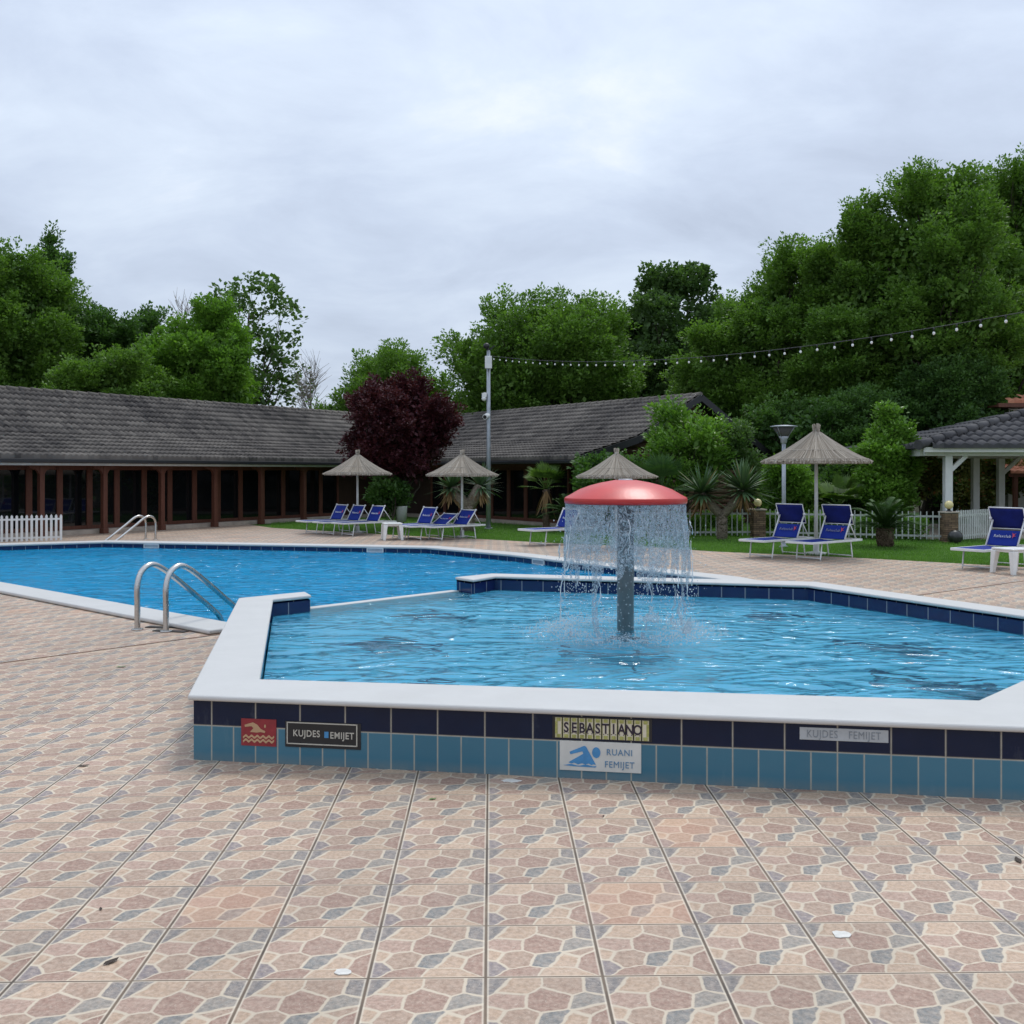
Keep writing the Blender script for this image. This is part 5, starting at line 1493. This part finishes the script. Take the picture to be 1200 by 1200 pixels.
for (px, D, top, r_, sd_, lab) in ((868, 41, 340, 2.5, 21, 'lowest and leftmost of the dense trees massed on the right'), (935, 39, 276, 2.6, 22, 'dense tree rising behind the lamp post'),
                              (1010, 37, 244, 2.8, 23, 'dense tree rising behind the cone shaped bush'), (1088, 36, 158, 3.2, 24, 'tall dense tree rising behind the left end of the gazebo'),
                              (1165, 42, 182, 4.1, 25, 'tallest dense tree rising above the gazebo roof'), (1250, 43, 172, 3.9, 26, 'tall dense tree cut by the right edge of the picture')):
    tree('broadleaf_tree', lab, XY(px, D), ZT(top, D), 0.8, r_, r_, L_horn, GR, lobes=24, clumps=60, per=50, ls=.165, cl=.85, seed=sd_, trunk_r=.25, lobe_r=.36, up=.45)
tree('broadleaf_tree', 'lower dense tree filling the gap beneath the tall right hand trees', XY(965, 33.5), ZT(455, 33.5), 0.4, 2.6, 1.6, L_dark, GR, lobes=14, clumps=52, per=46, ls=.15, cl=.7, seed=31)
tree('broadleaf_tree', 'lower dense tree behind the gazebo posts', XY(1112, 34), ZT(420, 34), 0.4, 1.9, 1.6, L_dark, GR, lobes=16, clumps=52, per=46, ls=.15, cl=.7, seed=32)
tree('plum_tree', 'dark purple leaved plum tree in front of the inner roof corner', XY(468, 31), ZT(442, 31), 1.05, 1.72, 1.5, L_plum, None, lobes=16, clumps=62, per=50, ls=.125, cl=.50, seed=44, trunk_r=.10, fill=.9)
# bare tree
def bare_tree(name, label, px, D, top, seed, spreadpx):
    r_ = random.Random(seed); x, y = XY(px, D); H = ZT(top, D)
    t = thing(name, label, 'tree', (x, y, 0), 0)
    m = MB(); m.tube([(0, 0, 0), (.1, 0, H * .5), (0, 0, H * .95)], [.12, .07, .015], 7); 
    tw = MB()
    for i in range(46):
        z = H * r_.uniform(.25, .92); a = r_.uniform(0, 6.28); L = (1 - z / H) * spreadpx + .5
        e1 = Vector((math.cos(a) * L * .6, math.sin(a) * L * .6, z + L * r_.uniform(.7, 1.3)))
        s0 = Vector((.08 * (1 - abs(2 * z / H - 1)), 0, z)); tw.tube([s0, s0.lerp(e1, .5) + Vector((0, 0, -.1)), e1], [.022, .016, .006], 5)
        for k in range(6):
            s1 = s0.lerp(e1, r_.uniform(.35, 1)); e2 = s1 + Vector((r_.gauss(0, .35), r_.gauss(0, .35), r_.uniform(.2, .8))); tw.tube([s1, e2], [.011, .005], 4)
    m.build('trunk', M_pale_bark, t, False); tw.build('twig', M_pale_bark, t, False)
bare_tree('bare_tree', 'bare pale leafless tree in the gap right of the airy poplar', 363, 50, 428, 5, 1.6)
bare_tree('bare_tree', 'thin bare treetop poking out above the dark tree on the left', 213, 52, 342, 6, 1.0)
# shrubs
GS = 'shrubs in the garden beyond the lawn'
tree('shrub', 'light green loquat-like shrub in front of the log gable', XY(808, 28.6), ZT(464, 28.6), 0.7, 1.30, .9, L_shrub, GS, lobes=22, clumps=20, per=20, ls=.14, cl=.46, spread=.55, seed=51, cat='shrub', trunk_r=.05, fill=.25, up=.8, aspect=.5, lobe_r=.30)
tree('shrub', 'loose grey green shrub beside the log gable right of the loquat-like shrub', XY(866, 28.9), ZT(496, 28.9), 0.6, .62, .6, L_poplar, GS, lobes=12, clumps=22, per=20, ls=.11, cl=.42, spread=.5, seed=59, cat='shrub', trunk_r=.04, fill=.25, up=.9, lobe_r=.34)
tree('shrub', 'cone shaped green bush left of the gazebo', XY(1042, 26.8), ZT(462, 26.8), 0.35, .95, .9, L_shrub, GS, lobes=18, clumps=52, per=34, ls=.105, cl=.42, seed=52, shape='cone', cat='shrub', trunk_r=.05, up=.8, lobe_r=.42)
tree('shrub', 'yellow green round bush behind the lamp post', XY(925, 27.2), ZT(540, 27.2), 0.1, .75, .7, L_bright, GS, lobes=12, clumps=46, per=34, ls=.10, cl=.36, seed=53, cat='shrub', trunk_r=.03, up=.7)
tree('shrub', 'rust tinged shrub seen between the gazebo posts', XY(1158, 33), ZT(525, 33), 0.2, 1.3, .9, L_rust, GS, lobes=12, clumps=36, per=30, ls=.13, cl=.5, seed=54, cat='shrub', trunk_r=.05, fill=.4)
tree('shrub', 'rust tipped shrub peeping out right of the cone shaped bush', XY(1082, 29), ZT(528, 29), 0.3, .5, .5, L_rust, GS, lobes=8, clumps=26, per=26, ls=.11, cl=.36, seed=55, cat='shrub', trunk_r=.03)
tree('shrub', 'dark shrub behind the reed umbrella and fountain', XY(712, 28.2), ZT(535, 28.2), 0.1, 1.3, .8, L_dark, GS, lobes=12, clumps=40, per=34, ls=.12, cl=.42, seed=56, cat='shrub', trunk_r=.04)
tree('shrub', 'small dark shrub under the purple tree', XY(455, 30.4), ZT(560, 30.4), 0.3, .55, .5, L_dark, GS, lobes=8, clumps=26, per=24, ls=.12, cl=.36, seed=57, cat='shrub', trunk_r=.03, fill=.3)
tree('shrub', 'green bush behind the palm right of the umbrella pole', XY(985, 28.6), ZT(545, 28.6), 0.1, .9, .8, L_dark, GS, lobes=10, clumps=44, per=34, ls=.11, cl=.4, seed=58, cat='shrub', trunk_r=.03)
# hedge behind the fence
HG = 'clipped low hedges behind the metal fence'
for (x0, x1, sd_, lab) in ((PL.x - 2.9, PL.x - .25, 61, 'low bright hedge behind the fence left of the stone pillar'), (PL.x + .2, PR.x - .3, 62, 'low green hedge behind the fence between the stone pillars')):
    rng = np.random.default_rng(sd_); k = int(900 * (x1 - x0))
    yy = lambda x: PL.y + (PR.y - PL.y) * (x - PL.x) / (PR.x - PL.x)
    t = thing('hedge', lab, 'hedge', ((x0 + x1) / 2, yy((x0 + x1) / 2) + .65, 0), 0, HG)
    X = rng.uniform(x0, x1, k * 3); d = rng.random(k * 3); P = np.stack([X, yy(X) + .3 + rng.random(k * 3) * .75, .06 + .50 * np.sqrt(rng.random(k * 3)) + .05 * np.sin(X * 5)], 1) - np.array(t.location)
    leaves_obj('foliage', P, rdir(k * 3) + np.array([0, -.2, .5]), rdir(k * 3) + np.array([0, 0, .8]), .085 * rng.uniform(.7, 1.3, k * 3), .05, L_shrub if sd_ == 61 else L_bright, t)
    for i in range(int((x1 - x0) * 2.5)):
        m = MB(); x = x0 + i / 2.5 + .1; m.tube([(x, yy(x) + .65, 0), (x + random.uniform(-.1, .1), yy(x) + .65, .4)], .012, 5); m.build('stem', M_bark, t)

# palms and the like
def blade_mesh(mb, p, d, n, L, W, bend=0.0, k=4, mat=0):
    """long tapering blade"""
    p, d, n = Vector(p), Vector(d).normalized(), Vector(n)
    s = d.cross(n).normalized() if d.cross(n).length > 1e-5 else Vector((1, 0, 0))
    prev = None
    for i in range(k + 1):
        u = i / k; c = p + d * L * u + Vector((0, 0, -bend * L * u * u)); w = W * (1 - u ** 1.6) * (.6 + .8 * min(1, u * 3)) * .5
        b = mb.add([c - s * w, c + s * w])
        if prev is not None: mb.face((prev, prev + 1, b + 1, b), mat, smooth=True)
        prev = b
def fan_palm(name, label, px, D, trunk_h, r, lm, seed, nf=16, th=.07, skirt=True, group='palms and yuccas', lean=0.0, up=.3):
    rr_ = random.Random(seed); x, y = XY(px, D); t = thing(name, label, 'palm', (x, y, 0), 0, group)
    m = MB(); ks = 10
    m.tube([(lean * i / ks, 0, trunk_h * i / ks) for i in range(ks + 1)], [th * (1.25 - .3 * i / ks) * (1 + .12 * (i % 2)) for i in range(ks + 1)], 10)
    for i in range(60):
        z = rr_.uniform(.1, trunk_h); a = rr_.uniform(0, 6.28); m.tube([(lean * z / trunk_h + th * math.cos(a), th * math.sin(a), z), (lean * z / trunk_h + th * 1.5 * math.cos(a), th * 1.5 * math.sin(a), z + .09)], [.018, .006], 4)
    m.build('trunk', M_palm_bark, t, False)
    m = MB(); c = Vector((lean, 0, trunk_h))
    for i in range(nf):
        a = i * 2.399 + rr_.uniform(-.2, .2); el = rr_.uniform(-.15, 1.25) + up * .3
        d = Vector((math.cos(a) * math.cos(el), math.sin(a) * math.cos(el), math.sin(el)))
        pl = r * rr_.uniform(.42, .55); e_ = c + d * pl; m.tube([c, e_], [.012, .007], 4)
        side = d.cross(Vector((0, 0, 1)));  side = side.normalized() if side.length > .01 else Vector((1, 0, 0)); nn = side.cross(d)
        for k in range(19):
            f_ = (k / 18 - .5) * 2.5; bd = d * math.cos(f_) + side * math.sin(f_) + nn * .12
            blade_mesh(m, e_, bd, nn, r * rr_.uniform(.46, .60) * (1 - .12 * abs(f_)), .036 * r / .6, .22, 3)
    m.build('crown', lm, t, False)
    if skirt:
        m = MB()
        for i in range(26):
            a = rr_.uniform(0, 6.28); d = Vector((math.cos(a) * .5, math.sin(a) * .5, -1)); z = trunk_h - rr_.uniform(0, trunk_h * .3)
            blade_mesh(m, (lean * z / trunk_h + th * math.cos(a), th * math.sin(a), z), d, (math.cos(a), math.sin(a), .3), r * rr_.uniform(.4, .8), .05, .0, 3)
        m.build('dry_skirt', L_dry, t, False)
    return t
def yucca(name, label, px, D, heads, base_h, seed, tr=.12, group='palms and yuccas'):
    rr_ = random.Random(seed); x, y = XY(px, D); t = thing(name, label, 'yucca', (x, y, 0), 0, group)
    m = MB(); m.tube([(0, 0, 0), (.0, 0, base_h * .5), (0, 0, base_h)], [tr * 1.25, tr * .95, tr * 1.1], 10)
    for (hx, hy, hz, r, n) in heads: m.tube([(0, 0, base_h * .9), (hx * .6, hy * .6, (base_h + hz) / 2), (hx, hy, hz)], [tr, tr * 1.05, tr * 1.0], 9)
    for i in range(140):
        z = rr_.uniform(.05, base_h); a = rr_.uniform(0, 6.28); m.tube([(tr * math.cos(a), tr * math.sin(a), z), (tr * 1.25 * math.cos(a), tr * 1.25 * math.sin(a), z + .05)], [.02, .006], 4)
    m.build('trunk', M_yucca_bark, t, False)
    for (hx, hy, hz, r, n) in heads:
        m = MB(); sk = MB()
        for i in range(n):
            a = rr_.uniform(0, 6.28); el = math.asin(rr_.uniform(-.35, 1)); d = Vector((math.cos(a) * math.cos(el), math.sin(a) * math.cos(el), math.sin(el)))
            s = d.cross(Vector((0, 0, 1))); nn = s.cross(d) if s.length > .01 else Vector((1, 0, 0))
            blade_mesh(m, Vector((hx, hy, hz)) + d * .05, d, nn, r * rr_.uniform(.75, 1.05), .055 * r / .7, .10, 4)
        for i in range(40):
            a = rr_.uniform(0, 6.28); d = Vector((math.cos(a) * .7, math.sin(a) * .7, -.8)); z = hz - rr_.uniform(0, .3)
            blade_mesh(sk, (hx + tr * math.cos(a) * .8, hy + tr * math.sin(a) * .8, z), d, (math.cos(a), math.sin(a), .5), r * rr_.uniform(.3, .6), .045, 0, 3)
        m.build('crown', L_yucca, t, False); sk.build('dry_skirt', L_dry, t, False)
def cycad(name, label, px, D, th, tr, r, n, seed, group='palms and yuccas'):
    rr_ = random.Random(seed); x, y = XY(px, D); t = thing(name, label, 'cycad', (x, y, 0), 0, group)
    m = MB(); m.lathe([(0, 0), (tr * .9, 0), (tr, th * .4), (tr * .95, th * .85), (tr * .5, th), (0, th)], 16)
    for i in range(160):
        z = rr_.uniform(.02, th * .95); a = rr_.uniform(0, 6.28); m.tube([(tr * .9 * math.cos(a), tr * .9 * math.sin(a), z), (tr * 1.12 * math.cos(a), tr * 1.12 * math.sin(a), z + .045)], [.022, .008], 4)
    m.build('trunk', M_palm_bark, t, False)
    m = MB()
    for i in range(n):
        a = i * 2.399; el = rr_.uniform(.15, 1.35); d0 = Vector((math.cos(a) * math.cos(el), math.sin(a) * math.cos(el), math.sin(el))); L = r * rr_.uniform(.85, 1.1)
        side = d0.cross(Vector((0, 0, 1))).normalized(); pts = []
        for k in range(15):
            u = k / 14; pts.append(Vector((0, 0, th * .95)) + d0 * L * u + Vector((0, 0, -.42 * L * u * u)))
        m.tube(pts, [.010 - .007 * k / 14 for k in range(15)], 4)
        for k in range(2, 30):
            u = k / 30; j = u * 14; i0 = int(j); pt = pts[i0].lerp(pts[min(14, i0 + 1)], j - i0); tg = (pts[min(14, i0 + 1)] - pts[max(0, i0 - 1)]).normalized()
            for s in (-1, 1):
                ld = tg * .55 + side * s + Vector((0, 0, .28)); blade_mesh(m, pt, ld, Vector((0, 0, 1)), L * .24 * math.sin(math.pi * (u * .82 + .14)), .020, .1, 2)
    m.build('crown', L_cycad, t, False)
fan_palm('fan_palm', 'small bright fan palm against the glass doors right of the mast', 640, 29.6, 1.15, .95, L_palm, 71, 15, .075, True)
fan_palm('fan_palm', 'green fan palm with brown skirt in front of the log gable', 775, 26.8, 1.05, 1.25, L_cycad, 72, 18, .09, True)
fan_palm('fan_palm', 'low yellow green fan palm behind the right lounger pair', 983, 26.6, .75, 1.0, L_palm, 73, 12, .07, False, up=.8)
yucca('yucca', 'tall grey green yucca with two heads on a pale forked trunk by the fence', 846, 25.2, [(-.46, 0.1, 1.12, .90, 150), (.50, -.05, 1.20, .92, 160)], .62, 74, .11)
yucca('yucca', 'spiky yucca half hidden behind the umbrella left of the mast', 548, 28.6, [(-.45, 0, 1.20, .75, 100), (.35, .1, 1.25, .75, 100)], .7, 75, .17)
cycad('cycad', 'dark green cycad with a stout trunk standing on the lawn', 1037, 22.6, .42, .17, 1.12, 44, 76)
cycad('cycad', 'dark cycad beside the small bright fan palm', 664, 28.2, .55, .12, .95, 26, 77)

# lawn grass blades near the deck
rng = np.random.default_rng(5)
def in_lawn(px): return np.interp(px, [318, 480, 560, 640, 760, 840, 1000, 1200, 1330], [618.5, 628, 631.5, 636, 641, 646.5, 653.5, 664.5, 672])
n = 90000
px = rng.uniform(318, 1330, n); e_y = in_lawn(px); dmin = F * HC / (e_y - HY); D = dmin + rng.random(n) ** 1.3 * 9.0
P = np.stack([(px - HX) / F * D, D, np.full(n, -.004)], 1)
A = np.array([0, 0, 1.0]) + rng.normal(size=(n, 3)) * .38
hgt = rng.uniform(.03, .075, n)
g = leaves_obj('grass', P, A, rng.normal(size=(n, 3)) * [1, 1, .1], hgt, .012, L_grass, None)
tag(g, kind='stuff')

# fallen leaves and patches on the deck
def fallen(px, py, s, rz, mat, label):
    p = G(px, py); m = MB(); pr = [(-1, 0, .1), (-.5, .32, .22), (.1, .42, .12), (.6, .25, .2), (1, 0, .35), (.6, -.28, .15), (0, -.40, .28), (-.55, -.3, .12)]
    b = m.add([(x * s, y * s, z * s * .5 + .003) for x, y, z in pr] + [(0, 0, .006)])
    for i in range(8): m.face((b + i, b + (i + 1) % 8, b + 8), smooth=True)
    o = m.build('fallen_leaf', mat); o.location = (p.x, p.y, 0); o.rotation_euler = (0, 0, rz); tag(o, label, 'leaf', 'fallen leaves on the deck')
M_deadleaf = plain('dead brown leaf', (0.045, 0.028, 0.018), 0.8, var=.4, scale=30)
M_greenleaf = plain('fresh leaf', (0.07, 0.17, 0.03), 0.5)
fallen(98, 898, .035, .3, M_deadleaf, 'curled dark leaf on the deck left of the tiled wall')
fallen(130, 1128, .030, .9, M_deadleaf, 'dark brown leaf near the lower left corner')
fallen(118, 1066, .014, 2.0, M_deadleaf, 'tiny dark leaf just above the one at lower left')
fallen(507, 937, .022, .4, M_greenleaf, 'small green leaf below the dark sign')
fallen(1193, 1009, .032, 1.4, M_deadleaf, 'dark leaf at the right edge of the deck')
fallen(707, 957, .010, 1.4, M_deadleaf, 'tiny dark leaf on the deck below the white sign')
fallen(142, 782, .045, .4, M_greenleaf, 'yellowish leaf near the left corner of the raised coping')
M_patch = plain('white mortar patch', (0.66, 0.64, 0.59), 0.8, var=.15, scale=30)
def patch(px, py, sx_, sy_, label):
    p = G(px, py); m = MB(); pts = [(sx_ * math.cos(a) * random.uniform(.75, 1.1), sy_ * math.sin(a) * random.uniform(.7, 1.15)) for a in np.linspace(0, 6.283, 13, endpoint=False)]
    m.prism(pts, 0.0, .003); o = m.build('mortar_patch', M_patch); o.location = (p.x, p.y, .001); tag(o, label, 'mortar patch', 'white mortar patches on the deck')
patch(599, 915.5, .055, .030, 'white mortar patch at the foot of the tiled wall')
patch(986, 1096, .034, .030, 'white mortar patch on a tile at lower right')
patch(402, 1140, .030, .022, 'white mortar patch on a joint at lower left of centre')
M_seam = plain('brown joint filler', (0.20, 0.125, 0.085), 0.9, var=.3, scale=8)
for (a, b, lab) in (((-500, 842.9), (262, 743), 'brown filled joint crossing the left deck'), ((1070, 698.5), (1320, 664.5), 'brown filled joint crossing the deck on the right')):
    p, q = G(*a), G(*b); m = MB(); m.bar((p.x, p.y, .002), (q.x, q.y, .002), .030, .004); o = m.build('deck_joint', M_seam); tag(o, lab, 'joint', 'filled joints across the deck')
